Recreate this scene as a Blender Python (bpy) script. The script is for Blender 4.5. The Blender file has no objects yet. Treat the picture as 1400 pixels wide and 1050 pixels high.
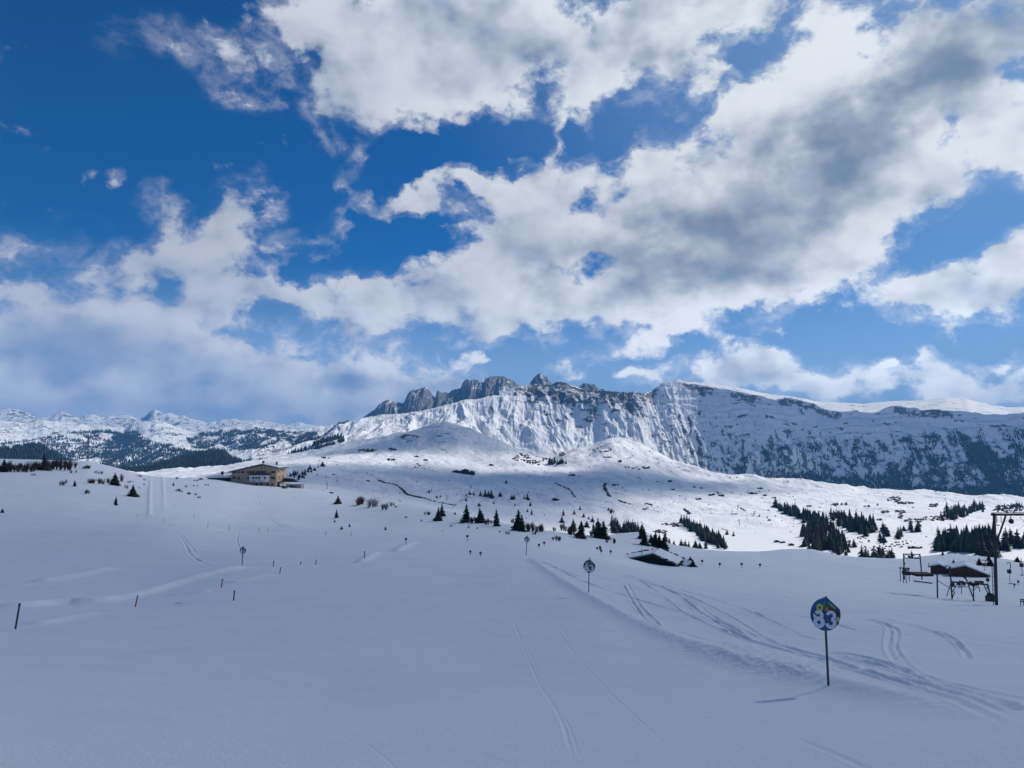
import bpy, math, random
import numpy as np
R = math.radians
rng = np.random.default_rng(7)
random.seed(7)
C = bpy.context.scene.collection

# ------------------------------------------------------------------ camera frame of the place
F, CX, CY, HZ = 963.0, 700.0, 525.0, 605.0
PITCH = math.atan((HZ - CY) / F)
SP, CP = math.sin(PITCH), math.cos(PITCH)
SUN_AZ, SUN_EL = R(56), R(39)
SUN = np.array([math.sin(SUN_AZ) * math.cos(SUN_EL), math.cos(SUN_AZ) * math.cos(SUN_EL), math.sin(SUN_EL)])

def ray(px, py):
    x = (np.asarray(px, float) - CX) / F
    y = -(np.asarray(py, float) - CY) / F
    return x, CP - y * SP, SP + y * CP
def azel(px, py):
    dx, dy, dz = ray(px, py)
    return np.arctan2(dx, dy), dz / np.hypot(dx, dy)
def project(x, y, z):
    d = y * CP + z * SP
    u = -y * SP + z * CP
    d = np.where(d > 0.05, d, 0.05)
    return CX + F * x / d, CY - F * u / d

# ------------------------------------------------------------------ noise
_perm = np.random.default_rng(3).permutation(4096)
_perm = np.concatenate([_perm, _perm])
_g2 = np.random.default_rng(4).uniform(0, 2 * np.pi, 4096)
_gx, _gy = np.cos(_g2), np.sin(_g2)
def perlin(x, y):
    xi = np.floor(x).astype(np.int64); yi = np.floor(y).astype(np.int64)
    xf = x - xi; yf = y - yi
    u = xf * xf * xf * (xf * (xf * 6 - 15) + 10); v = yf * yf * yf * (yf * (yf * 6 - 15) + 10)
    def g(ix, iy, fx, fy):
        h = _perm[_perm[ix & 4095] + (iy & 4095)]
        return _gx[h] * fx + _gy[h] * fy
    a = g(xi, yi, xf, yf); b = g(xi + 1, yi, xf - 1, yf)
    c = g(xi, yi + 1, xf, yf - 1); d = g(xi + 1, yi + 1, xf - 1, yf - 1)
    return ((a + u * (b - a)) * (1 - v) + (c + u * (d - c)) * v) * 1.5
def fbm(x, y, o=5, gain=0.5, lac=2.03):
    s = 0.0; a = 1.0; t = 0.0
    for i in range(o):
        s = s + a * perlin(x + 17.3 * i, y - 9.1 * i); t += a
        a *= gain; x = x * lac; y = y * lac
    return s / t
def ridged(x, y, o=4, gain=0.5, lac=2.1):
    s = 0.0; a = 1.0; t = 0.0
    for i in range(o):
        s = s + a * (1 - 2 * np.abs(perlin(x + 31.7 * i, y + 5.3 * i))); t += a
        a *= gain; x = x * lac; y = y * lac
    return s / t
def sstep(a, b, x):
    t = np.clip((x - a) / (b - a), 0, 1)
    return t * t * (3 - 2 * t)
def inpoly(px, py, poly):
    ins = np.zeros(np.shape(px), bool)
    n = len(poly)
    for i in range(n):
        x0, y0 = poly[i]; x1, y1 = poly[(i + 1) % n]
        if y0 == y1: continue
        c = ((y0 > py) != (y1 > py)) & (px < (x1 - x0) * (py - y0) / (y1 - y0) + x0)
        ins ^= c
    return ins
def polydist(px, py, poly):
    d = np.full(np.shape(px), 1e18)
    n = len(poly)
    for i in range(n):
        x0, y0 = poly[i]; x1, y1 = poly[(i + 1) % n]
        ex, ey = x1 - x0, y1 - y0
        t = np.clip(((px - x0) * ex + (py - y0) * ey) / (ex * ex + ey * ey + 1e-12), 0, 1)
        d = np.minimum(d, np.hypot(px - x0 - t * ex, py - y0 - t * ey))
    return d

# ------------------------------------------------------------------ object helpers
def tag(o, label=None, cat=None, group=None, kind=None):
    if label: o['label'] = label
    if cat: o['category'] = cat
    if group: o['group'] = group
    if kind: o['kind'] = kind
    return o
def link(name, me, parent=None, loc=None):
    o = bpy.data.objects.new(name, me); C.objects.link(o)
    if parent is not None: o.parent = parent
    if loc is not None: o.location = loc
    return o
def empty(name, loc, rz=0.0):
    o = link(name, None, None, loc); o.rotation_euler = (0, 0, rz); o.empty_display_size = 0.3
    return o
def np_mesh(name, V, Fq, mat, smooth=True, attrs=None):
    """V (n,3), Fq (m,3|4) int array"""
    me = bpy.data.meshes.new(name)
    V = np.ascontiguousarray(V, np.float32); Fq = np.ascontiguousarray(Fq, np.int32)
    k = Fq.shape[1]
    me.vertices.add(len(V)); me.vertices.foreach_set('co', V.ravel())
    me.loops.add(Fq.size); me.loops.foreach_set('vertex_index', Fq.ravel())
    me.polygons.add(len(Fq)); me.polygons.foreach_set('loop_start', np.arange(0, Fq.size, k, dtype=np.int32))
    me.update(calc_edges=True)
    me.polygons.foreach_set('use_smooth', np.full(len(Fq), smooth))
    for an, av in (attrs or {}).items():
        a = me.attributes.new(an, 'FLOAT', 'POINT'); a.data.foreach_set('value', np.ascontiguousarray(av, np.float32).ravel())
    me.materials.append(mat)
    return me
def grid_faces(nr, nc, wrap=False):
    i = np.arange(nr - 1)[:, None]; j = np.arange(nc if wrap else nc - 1)[None, :]
    j2 = (j + 1) % nc
    a = i * nc + j; b = i * nc + j2; c = (i + 1) * nc + j2; d = (i + 1) * nc + j
    return np.stack([a, b, c, d], -1).reshape(-1, 4)

class MB:
    """collects boxes, bars and polygons; build() links them as one mesh object"""
    def __init__(s): s.v = []; s.f = []; s.m = []
    def poly(s, pts, mi=0):
        n = len(s.v); s.v += [tuple(p) for p in pts]; s.f.append(list(range(n, n + len(pts)))); s.m.append(mi)
    def box(s, c, d, mi=0, rz=0.0):
        cx, cy, cz = c; hx, hy, hz = d[0] / 2, d[1] / 2, d[2] / 2
        n = len(s.v); co, si = math.cos(rz), math.sin(rz)
        for z in (-hz, hz):
            for x, y in ((-hx, -hy), (hx, -hy), (hx, hy), (-hx, hy)):
                s.v.append((cx + x * co - y * si, cy + x * si + y * co, cz + z))
        for q in ((0, 3, 2, 1), (4, 5, 6, 7), (0, 1, 5, 4), (1, 2, 6, 5), (2, 3, 7, 6), (3, 0, 4, 7)):
            s.f.append([n + k for k in q]); s.m.append(mi)
    def bar(s, p, q, r, r2=None, k=8, mi=0):
        p = np.array(p, float); q = np.array(q, float); r2 = r if r2 is None else r2
        d = q - p; d /= np.linalg.norm(d) + 1e-12
        a = np.cross(d, (0, 0, 1) if abs(d[2]) < .9 else (1, 0, 0)); a /= np.linalg.norm(a); b = np.cross(d, a)
        n = len(s.v)
        for P, rr in ((p, r), (q, r2)):
            for i in range(k):
                t = 2 * math.pi * i / k
                s.v.append(tuple(P + rr * (a * math.cos(t) + b * math.sin(t))))
        for i in range(k):
            j = (i + 1) % k; s.f.append([n + i, n + j, n + k + j, n + k + i]); s.m.append(mi)
        s.f.append([n + i for i in range(k)][::-1]); s.m.append(mi)
        s.f.append([n + k + i for i in range(k)]); s.m.append(mi)
    def path(s, pts, r, k=6, mi=0):
        for a, b in zip(pts[:-1], pts[1:]): s.bar(a, b, r, k=k, mi=mi)
    def prism(s, outline, y0, y1, mi=0, mi_front=None):
        """outline in x,z extruded along y"""
        n = len(s.v); m = len(outline)
        for y in (y0, y1):
            for x, z in outline: s.v.append((x, y, z))
        s.f.append([n + i for i in range(m)]); s.m.append(mi if mi_front is None else mi_front)
        s.f.append([n + m + i for i in range(m)][::-1]); s.m.append(mi)
        for i in range(m):
            j = (i + 1) % m; s.f.append([n + j, n + i, n + m + i, n + m + j]); s.m.append(mi)
    def mesh(s, name, mats, smooth=False):
        me = bpy.data.meshes.new(name); me.from_pydata(s.v, [], s.f); me.update()
        for m in (mats if isinstance(mats, (list, tuple)) else [mats]): me.materials.append(m)
        me.polygons.foreach_set('material_index', np.array(s.m, np.int32))
        if smooth: me.polygons.foreach_set('use_smooth', np.ones(len(s.f), bool))
        return me
    def build(s, name, mats, parent=None, loc=None, smooth=False):
        return link(name, s.mesh(name, mats, smooth), parent, loc)

# ------------------------------------------------------------------ node helper
class NT:
    def __init__(s, tree): s.t = tree; s.n = tree.nodes; s.l = tree.links
    def new(s, typ, **kw):
        n = s.n.new(typ)
        for k, v in kw.items(): setattr(n, k, v)
        return n
    def put(s, sock, v):
        if v is None: return
        if hasattr(v, 'is_output') or isinstance(v, bpy.types.NodeSocket): s.l.new(v, sock)
        else: sock.default_value = v
    def m(s, op, a, b=None, c=None, clamp=False):
        n = s.new('ShaderNodeMath', operation=op, use_clamp=clamp)
        s.put(n.inputs[0], a); s.put(n.inputs[1], b); s.put(n.inputs[2], c)
        return n.outputs[0]
    def vm(s, op, a, b=None, out=0):
        n = s.new('ShaderNodeVectorMath', operation=op)
        s.put(n.inputs[0], a)
        if op == 'SCALE': s.put(n.inputs['Scale'], b)
        else: s.put(n.inputs[1], b)
        return n.outputs['Value'] if op in ('LENGTH', 'DOT_PRODUCT', 'DISTANCE') else n.outputs[0]
    def xyz(s, x=0.0, y=0.0, z=0.0):
        n = s.new('ShaderNodeCombineXYZ'); s.put(n.inputs[0], x); s.put(n.inputs[1], y); s.put(n.inputs[2], z); return n.outputs[0]
    def noise(s, vec, scale, detail=4.0, rough=0.5, dist=0.0, lac=2.0, col=False, dim='3D'):
        n = s.new('ShaderNodeTexNoise', noise_dimensions=dim); s.put(n.inputs['Vector'], vec)
        n.inputs['Scale'].default_value = scale; n.inputs['Detail'].default_value = detail
        n.inputs['Roughness'].default_value = rough; n.inputs['Distortion'].default_value = dist; n.inputs['Lacunarity'].default_value = lac
        return n.outputs['Color' if col else 'Fac']
    def ss(s, x, a, b, lo=0.0, hi=1.0, smooth=True):
        n = s.new('ShaderNodeMapRange', interpolation_type='SMOOTHSTEP' if smooth else 'LINEAR')
        s.put(n.inputs[0], x); s.put(n.inputs[1], a); s.put(n.inputs[2], b); s.put(n.inputs[3], lo); s.put(n.inputs[4], hi)
        return n.outputs[0]
    def mix(s, f, a, b, mode='MIX'):
        n = s.new('ShaderNodeMix', data_type='RGBA', blend_type=mode)
        s.put(n.inputs[0], f)
        for sock, v in ((n.inputs[6], a), (n.inputs[7], b)):
            s.put(sock, tuple(v) + (1,) if isinstance(v, (tuple, list)) and len(v) == 3 else v)
        return n.outputs[2]
def new_mat(name):
    m = bpy.data.materials.new(name); m.use_nodes = True
    t = NT(m.node_tree); bs = m.node_tree.nodes['Principled BSDF']
    return m, t, bs
def mat_plain(name, col, rough=0.7, metal=0.0, var=0.25, scale=3.0, bump=0.0, coord='Object'):
    m, t, bs = new_mat(name)
    tc = t.new('ShaderNodeTexCoord').outputs[coord]
    n = t.noise(tc, scale, 6, 0.6)
    lo = tuple(c * (1 - var) for c in col); hi = tuple(min(1, c * (1 + var)) for c in col)
    t.put(bs.inputs['Base Color'], t.mix(t.ss(n, 0.3, 0.7), lo, hi))
    bs.inputs['Roughness'].default_value = rough; bs.inputs['Metallic'].default_value = metal
    if bump:
        b = t.new('ShaderNodeBump'); b.inputs['Strength'].default_value = bump; b.inputs['Distance'].default_value = 0.02
        t.put(b.inputs['Height'], n); t.put(bs.inputs['Normal'], b.outputs[0])
    return m
# ------------------------------------------------------------------ sky, clouds, sun, camera
SKY_STRENGTH = 0.1
# cloud masses: (x, y, rx, ry, rot deg, density, darkness)
CLOUDS = [
 # big bank across the top
 (540, 50, 190, 110, 0, .9, .10), (485, 150, 80, 100, 8, .75, .05), (700, 50, 200, 110, 0, .9, .10), (890, 70, 160, 95, -10, .85, .05),
 (640, 125, 110, 60, 0, .5, 0), (1000, -10, 170, 70, 0, .8, .25), (430, 20, 60, 70, 0, .5, .05), (790, 140, 30, 60, 0, .3, 0),
 (890, 60, 60, 70, -30, .1, .30), (560,40,50,60,20,.0,.25),
 # bright mass upper right, its grey underside
 (1150, 70, 160, 110, -20, .9, -.15), (1150, 95, 90, 60, -20, .2, -.35), (1345, 55, 160, 120, -20, .95, .95), (1265, 135, 150, 55, -25, .5, .40),
 (1110, 190, 160, 75, -22, .9, .70), (1030, 300, 190, 95, -22, 1.0, .75), (1180, 160, 170, 50, -25, .4, .30),
 (930, 270, 95, 90, -40, .8, -.10), (985, 175, 70, 80, -50, .7, -.15), (1040, 120, 70, 50, 0, .6, -.2),
 (1180, 290, 150, 85, -30, .85, -.15), (1270, 215, 120, 70, -25, .75, -.05), (1390, 190, 80, 80, 0, .8, -.15), (1220, 240, 80, 50, 0, .4, -.1),
 (880, 335, 150, 60, 0, .7, .45), (960, 380, 220, 40, -8, .6, .40), (1120, 350, 110, 50, -15, .7, .0),
 # middle
 (770, 290, 110, 80, -10, .75, -.05), (690, 330, 110, 80, 0, .8, .08), (800, 330, 150, 50, 0, .4, .20), (640, 405, 230, 60, 0, .8, .12), (860, 425, 220, 42, 0, .75, .02),
 (490, 405, 110, 48, 0, .75, .05), (1000, 405, 120, 32, -8, .6, -.05), (640, 450, 120, 22, 0, .35, .15),(470,450,100,22,0,.4,.2),
 (580, 272, 45, 26, -35, .75, 0), (640, 232, 70, 20, 3, .65, 0), (500, 265, 55, 18, 25, .6, 0), (470, 300, 18, 40, 25, .45, 0), (690,250,50,30,20,.55,0),
 (750, 200, 14, 60, 0, .45, 0), (820, 240, 60, 22, -25, .5, 0), (890, 210, 40, 30, -30, .6, -.1), (850, 280, 60, 40, -30, .5, -.1),
 # left
 (325, 285, 62, 60, -25, .85, -.12), (290, 330, 95, 60, -10, .8, 0), (215, 285, 45, 40, 10, .5, 0), (195, 365, 95, 50, -15, .7, .05), (330, 400, 90, 40, 0, .7, .05),
 (230, 425, 190, 48, 0, .75, .15), (35, 402, 75, 22, 0, .8, .0), (60, 450, 190, 48, 0, .75, .38), (420, 325, 45, 22, -25, .45, 0), (380,350,40,30,0,.4,0), (175, 460, 18, 30, 0, .4, 0), (270, 465, 24, 22, 0, .4, 0),
 # hazy deck low on the left
 (60, 530, 380, 90, 0, .86, .10), (380, 530, 280, 78, 0, .86, .08), (540, 560, 170, 55, 0, .75, .08), (478, 520, 55, 26, 0, .25, .55), (600, 530, 85, 24, -5, .7, .2), (60, 480, 170, 50, 0, .5, .28), (310, 490, 220, 36, 0, .4, .2), (280, 520, 50, 24, -20, 0, .3), (80, 515, 60, 20, 0, 0, .22), (150, 560, 200, 22, 0, .2, .15),
 (730, 535, 40, 18, 0, .4, .1),
 # small puffs and the right
 (783, 492, 50, 17, -12, .72, -.05), (893, 467, 62, 17, -14, .72, -.05), (905, 484, 30, 9, -10, .55, 0), (885, 511, 34, 11, -10, .55, 0), (665, 484, 17, 10, 0, .6, 0),
 (1340, 385, 130, 55, -12, .9, .0), (1255, 405, 80, 38, 0, .75, -.1), (1390, 345, 60, 45, -30, .8, -.15), (1370, 410, 90, 35, 0, .5, .22),
 (1030, 502, 85, 26, -5, .7, 0), (1050, 485, 45, 20, 0, .4, 0), (1200, 522, 290, 40, 0, .7, .08), (1340, 522, 150, 40, 0, .5, .03), (1000, 525, 140, 28, 0, .6, .05), (1215, 488, 18, 10, 0, .6, 0), (1262, 486, 16, 9, 0, .6, 0), (1390, 482, 26, 12, 0, .6, 0),
 # thin wisps upper left
 (225, 60, 130, 60, 0, .30, 0), (310, 60, 60, 45, 0, .36, 0), (310, 120, 50, 30, 0, .3, 0), (345, 110, 70, 60, 40, .25, 0), (365, 135, 18, 14, 0, .3, 0), (163, 240, 18, 14, 0, .5, 0), (70, 340, 160, 60, 15, .22, .1),
 # holes
 (1010, 85, 45, 55, -30, -.7, 0), (960, 150, 60, 26, -50, -.5, 0), (690, 190, 90, 38, 0, -.35, 0), (560, 215, 60, 40, 0, -.45, 0), (1285, 190, 40, 22, -20, -.30, 0), (1190, 45, 12, 20, 20, -.45, 0), (1177, 85, 16, 9, 0, -.4, 0),
 (560, 330, 80, 40, 0, -.5, 0), (410, 240, 40, 60, 0, -.3, 0), (395, 370, 30, 20, 0, -.4, 0), (1290, 330, 60, 40, -20, -.4, 0),
]
def build_world():
    w = bpy.data.worlds.new("World"); bpy.context.scene.world = w; w.use_nodes = True
    w.node_tree.nodes.clear()
    t = NT(w.node_tree); out = t.new('ShaderNodeOutputWorld')
    sky = t.new('ShaderNodeTexSky', sky_type='NISHITA')
    sky.sun_disc = False; sky.sun_elevation = SUN_EL; sky.sun_rotation = SUN_AZ
    sky.altitude = 2100; sky.air_density = 1.0; sky.dust_density = 0.4; sky.ozone_density = 2.5
    d = t.new('ShaderNodeTexCoord').outputs['Generated']
    sp = t.new('ShaderNodeSeparateXYZ'); t.put(sp.inputs[0], d)
    dx, dy, dz = sp.outputs
    dyc = t.m('MAXIMUM', dy, 0.08)
    X = t.m('DIVIDE', dx, dyc); Z = t.m('DIVIDE', dz, dyc)
    P0 = t.xyz(X, Z, 0.0)
    D3 = t.vm('MULTIPLY', d, (1.0, 1.0, 1.35))
    wa = t.noise(D3, 9.0, 6, 0.60); wb = t.noise(t.vm('ADD', D3, (7.3, 2.1, 4.0)), 9.0, 6, 0.60)
    wv = t.xyz(t.m('SUBTRACT', wa, 0.5), t.m('SUBTRACT', wb, 0.5), 0.0)
    P = t.vm('ADD', P0, t.vm('MULTIPLY', wv, (0.16, 0.13, 0.0)))
    L = t.vm('ADD', D3, t.vm('SCALE', t.xyz(t.m('SUBTRACT', wa, 0.5), 0.0, t.m('SUBTRACT', wb, 0.5)), 0.05))
    n1 = t.noise(L, 11.0, 9, 0.58)
    n1s = t.noise(D3, 11.0, 3, 0.5)
    n2 = t.noise(t.vm('ADD', D3, (0.020, 0.010, 0.028)), 11.0, 3, 0.5)
    n3 = t.noise(L, 34.0, 6, 0.64)
    k = t.m('ADD', t.m('MULTIPLY', t.m('SUBTRACT', n1, 0.5), 2.7), t.m('MULTIPLY', t.m('SUBTRACT', n3, 0.5), 1.05))
    rel = t.m('SUBTRACT', n1s, n2)
    sd = t.vm('DOT_PRODUCT', d, tuple(SUN))
    glow = t.ss(sd, 0.05, 0.95)
    lit = t.mix(glow, (0.40, 0.43, 0.52), (0.76, 0.80, 0.85))     # nearer the sun the clouds are brighter
    unlit = t.mix(glow, (0.115, 0.190, 0.335), (0.172, 0.248, 0.375))
    s0 = t.mix(1.0, sky.outputs[0], SKY_TINT, 'MULTIPLY')
    blue = t.vm('SCALE', s0, SKY_STRENGTH)
    clear = t.mix(t.ss(dz, 0.0, 0.26, 0.80, 0.0), blue, (0.42, 0.58, 0.86))
    clear = t.mix(t.ss(sd, 0.55, 1.0, 0.0, 0.55), clear, (0.27, 0.43, 0.66))
    low = t.ss(dz, 0.0, 0.30, 1.75, 1.0)      # seen through the haze of the far valley
    base_shade = t.m('MULTIPLY_ADD', rel, -2.3, t.m('MULTIPLY_ADD', t.m('SUBTRACT', n3, 0.5), -0.22, 0.10))
    def blob_field(blobs):
        """a node group that sums the cloud masses: Vector -> density, darkness"""
        g = bpy.data.node_groups.new("cloud_masses", 'ShaderNodeTree')
        g.interface.new_socket("Vector", in_out='INPUT', socket_type='NodeSocketVector')
        g.interface.new_socket("Density", in_out='OUTPUT', socket_type='NodeSocketFloat')
        g.interface.new_socket("Darkness", in_out='OUTPUT', socket_type='NodeSocketFloat')
        q = NT(g); vin = q.new('NodeGroupInput').outputs[0]; go = q.new('NodeGroupOutput')
        dens = 0.0; dark = 0.0
        for x, y, rx, ry, rot, de, dk in blobs:
            a, b, c = ray(x, y)
            mp = q.new('ShaderNodeMapping', vector_type='TEXTURE')
            chain = len(blobs) > 12 and hasattr(dens, 'is_output')
            q.put(mp.inputs['Vector'], q.vm('ADD', vin, q.xyz(0.0, 0.0, dens)) if chain else vin)   # chained: keeps the shader's stack short
            mp.inputs['Location'].default_value = (a / b, c / b, 0); mp.inputs['Rotation'].default_value = (0, 0, R(-rot))
            mp.inputs['Scale'].default_value = (rx / F * 1.35, ry / F * 1.35, 1e6)
            f = q.ss(q.vm('LENGTH', mp.outputs[0]), 0.0, 1.0, 1.0, 0.0)
            if de: dens = q.m('MULTIPLY_ADD', f, de, dens)
            if dk: dark = q.m('MULTIPLY_ADD', f, dk, dark)
        q.put(go.inputs[0], dens); q.put(go.inputs[1], dark)
        n = t.new('ShaderNodeGroup'); n.node_tree = g; t.l.new(P, n.inputs[0])
        return n.outputs[0], n.outputs[1]
    def patch(blobs, rest=False):
        """the sky of one part of the heavens as a Background closure"""
        bg = t.new('ShaderNodeBackground')
        if rest:
            dens = t.ss(t.noise(D3, 3.0, 4, 0.5), 0.46, 0.70, 0.0, 0.85); dark = 0.0
        else: dens, dark = blob_field(blobs)
        dens = t.m('MINIMUM', dens, 1.25)
        if not rest: dark = t.m('DIVIDE', dark, t.m('ADD', 1.0, t.m('MULTIPLY', t.m('MAXIMUM', dark, 0.0), 0.55)))
        dd = t.m('ADD', dens, k)
        alpha = t.ss(dd, 0.26, 0.80)
        thin = t.m('MULTIPLY', t.ss(dd, -0.25, 0.5), 0.24)
        alpha = t.m('MAXIMUM', alpha, t.m('MULTIPLY', t.m('MULTIPLY', thin, t.ss(t.m('ADD', n3, n1), 0.80, 1.12, 0.15, 1.5)), t.ss(dens, 0.05, 0.3)))
        thick = t.ss(dd, 0.45, 1.7)
        shade = t.m('MULTIPLY_ADD', thick, 0.30, t.m('MULTIPLY_ADD', dark, t.m('MULTIPLY_ADD', k, 0.12, 0.82), t.m('MULTIPLY', base_shade, t.ss(dd, 0.7, 1.9, 1.0, 0.5))))
        if rest: shade = t.m('ADD', shade, 0.72)
        shade = t.ss(shade, -0.12, 1.18)
        t.put(bg.inputs['Color'], t.mix(alpha, clear, t.vm('SCALE', t.mix(shade, lit, unlit), low)))
        return bg.outputs[0]
    def mixs(f, a, b):
        n = t.new('ShaderNodeMixShader'); t.put(n.inputs[0], f); t.put(n.inputs[1], a); t.put(n.inputs[2], b); return n.outputs[0]
    ext = []
    for b in CLOUDS:
        a, bb, c = ray(b[0], b[1]); r = max(b[2], b[3]) / F * 1.35
        co, si = abs(math.cos(R(b[4]))), abs(math.sin(R(b[4])))
        hx = (b[2] * co + b[3] * si) / F * 1.35 + 0.09; hz = (b[2] * si + b[3] * co) / F * 1.35 + 0.07
        ext.append((a / bb - hx, a / bb + hx, c / bb - hz, c / bb + hz, b))
    def tree(x0, x1, z0, z1, depth):
        bl = [e[4] for e in ext if e[0] < x1 and e[1] > x0 and e[2] < z1 and e[3] > z0]
        if depth == 0 or len(bl) < 8: return patch(bl)
        if (x1 - x0) > (z1 - z0) * 1.2:
            c = (x0 + x1) / 2
            return mixs(t.m('GREATER_THAN', X, c), tree(x0, c, z0, z1, depth - 1), tree(c, x1, z0, z1, depth - 1))
        c = (z0 + z1) / 2
        return mixs(t.m('GREATER_THAN', Z, c), tree(x0, x1, z0, c, depth - 1), tree(x0, x1, c, z1, depth - 1))
    body = tree(-1.1, 1.1, -0.06, 0.95, 5)
    ground = t.new('ShaderNodeBackground'); t.put(ground.inputs['Color'], clear)
    # beyond the modelled bank: broken cloud, faded in
    inside = t.m('MULTIPLY', t.ss(dy, 0.15, 0.45), t.m('MULTIPLY', t.ss(t.m('ABSOLUTE', X), 0.80, 1.05, 1.0, 0.0), t.ss(Z, 0.70, 0.93, 1.0, 0.0)))
    full = mixs(inside, patch([], True), body)
    t.l.new(mixs(t.m('LESS_THAN', dz, -0.004), full, ground.outputs[0]), out.inputs[0])
    w.cycles.sampling_method = 'MANUAL'; w.cycles.sample_map_resolution = 512
SKY_TINT = (0.054, 0.425, 0.77)
def build_camera():
    cd = bpy.data.cameras.new("camera"); co = bpy.data.objects.new("camera", cd); C.objects.link(co)
    cd.sensor_width = 36; cd.lens = F / 1400 * 36; cd.clip_start = 0.1; cd.clip_end = 200000
    co.location = (0, 0, 0); co.rotation_euler = (R(90) + PITCH, 0, 0)
    bpy.context.scene.camera = co
def build_sun():
    sl = bpy.data.lights.new("sun", 'SUN'); so = bpy.data.objects.new("sun", sl); C.objects.link(so)
    sl.energy = 3.9; sl.angle = R(0.53); sl.color = (1.0, 0.94, 0.85)
    so.rotation_euler = (R(90) - SUN_EL, 0, math.pi - SUN_AZ)
def settings():
    s = bpy.context.scene
    s.view_settings.view_transform = 'Standard'; s.view_settings.look = 'None'; s.view_settings.gamma = 1; s.view_settings.exposure = 0.15
    s.render.engine = 'CYCLES'
    c = s.cycles
    c.use_denoising = True
    try: c.denoiser = 'OPENIMAGEDENOISE'
    except Exception: pass
    c.max_bounces = 5; c.diffuse_bounces = 3; c.volume_bounces = 0; c.transparent_max_bounces = 8
    c.use_adaptive_sampling = True; c.adaptive_threshold = 0.01
    c.sample_clamp_indirect = 6
build_world(); build_camera(); build_sun(); settings()
# ------------------------------------------------------------------ materials of the land
def mat_snow(name, near=False):
    m, t, bs = new_mat(name)
    g = t.new('ShaderNodeNewGeometry'); pos = g.outputs['Position']
    a = t.new('ShaderNodeAttribute'); a.attribute_name = 'rock'; rock = a.outputs['Fac']
    n = t.noise(pos, 0.02, 6, 0.6)
    snow = t.mix(n, (0.83, 0.84, 0.86), (0.88, 0.885, 0.89))
    if near:
        b = t.new('ShaderNodeBump'); b.inputs['Strength'].default_value = 0.7; b.inputs['Distance'].default_value = 0.035
        hn = t.m('ADD', t.noise(pos, 2.2, 9, 0.70), t.m('MULTIPLY', t.noise(pos, 22.0, 4, 0.7), 0.5))
        t.put(b.inputs['Height'], hn); t.put(bs.inputs['Normal'], b.outputs[0])
        v = t.noise(pos, 0.22, 7, 0.65)
        snow = t.mix(t.m('MULTIPLY', t.ss(v, 0.45, 0.72), 0.5), snow, (0.76, 0.775, 0.80))   # wind-packed, older snow
    rk = t.noise(pos, 0.045, 8, 0.7)
    rcol = t.mix(rk, (0.06, 0.062, 0.066), (0.22, 0.215, 0.21))
    br = t.noise(pos, 0.03, 9, 0.72)
    f = t.ss(t.m('ADD', rock, t.m('MULTIPLY', t.m('SUBTRACT', br, 0.5), 2.0)), 0.40, 0.60)
    t.put(bs.inputs['Base Color'], t.mix(f, snow, rcol))
    bs.inputs['Roughness'].default_value = 0.75
    bs.inputs['Specular IOR Level'].default_value = 0.25
    return m
M_SNOW_NEAR = mat_snow('snow_near', True)
M_SNOW = mat_snow('snow_far')

# ------------------------------------------------------------------ the ground as one polar sheet
def iso(pts):
    """pixel (x, y, distance) polyline -> distance and height over azimuth"""
    p = np.array(pts, float)
    az, te = azel(p[:, 0], p[:, 1])
    o = np.argsort(az)
    return az[o], p[o, 2], p[o, 2] * te[o]
def dens_iso(pts, n=400):
    p = np.array(pts, float)
    x = np.linspace(p[0, 0], p[-1, 0], n)
    return np.stack([x, np.interp(x, p[:, 0], p[:, 1]), np.interp(x, p[:, 0], p[:, 2])], 1)
def smooth1(a, k):
    if k < 2: return a
    w = np.hanning(2 * k + 1); w /= w.sum()
    return np.convolve(np.pad(a, k, mode='edge'), w, mode='valid')
XL, XR = -700, 2100
CREST = [(XL, 625, 420), (0, 628, 420), (60, 629, 425), (120, 630, 430), (150, 637, 430), (200, 650, 430), (230, 652.5, 440), (300, 656, 450), (350, 662, 455), (400, 666, 440),
         (420, 668, 425), (480, 681, 330), (560, 688, 255), (640, 706, 190), (700, 717, 165), (760, 727, 152), (825, 735, 152), (842, 729, 165), (880, 728, 170), (900, 737, 170),
         (920, 744, 172), (960, 751, 180), (1040, 755, 190), (1075, 751.5, 200), (1110, 751.5, 200), (1150, 760, 200), (1230, 765, 200), (1270, 761, 200), (1300, 758, 200), (1350, 762, 200), (1400, 768, 200), (XR, 790, 200)]
MID = [(XL, 690, 230), (0, 680, 230), (100, 680, 235), (215, 688, 240), (330, 704, 240), (420, 707, 230), (480, 712, 205), (560, 713, 180), (640, 722, 150), (700, 727, 138), (760, 734, 133), (830, 747, 138),
       (880, 750, 145), (960, 762, 150), (1100, 767, 160), (1200, 774, 158), (1300, 780, 150), (1400, 783, 150), (XR, 795, 150)]
HILL = [(XL, 660, 2500), (0, 652, 2500), (215, 648, 2500), (300, 641, 2500), (350, 634, 2500), (430, 620, 2600), (500, 605.5, 2600), (530, 599, 2600), (560, 592.5, 2600), (585, 586, 2600), (602, 581.5, 2600), (613, 580.5, 2600), (627, 584, 2600), (640, 588.5, 2600),
        (680, 604, 2600), (700, 615, 2650), (730, 629, 2700), (750, 633, 2700), (770, 622, 2700), (790, 616, 2650), (812, 610, 2600), (828, 604, 2600), (838, 601.5, 2600), (850, 603, 2600), (872, 610, 2600), (895, 620, 2550), (920, 631, 2500), (960, 645, 2450),
        (1000, 653, 2400), (1050, 658, 2400), (1100, 663, 2400), (1150, 668, 2400), (1250, 676, 2400), (1330, 682, 2300), (1350, 680, 2300), (1400, 683, 2300), (XR, 700, 2300)]
def up(pts, dy, f): return [(x, y + dy, r * f) for x, y, r in pts]
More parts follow.
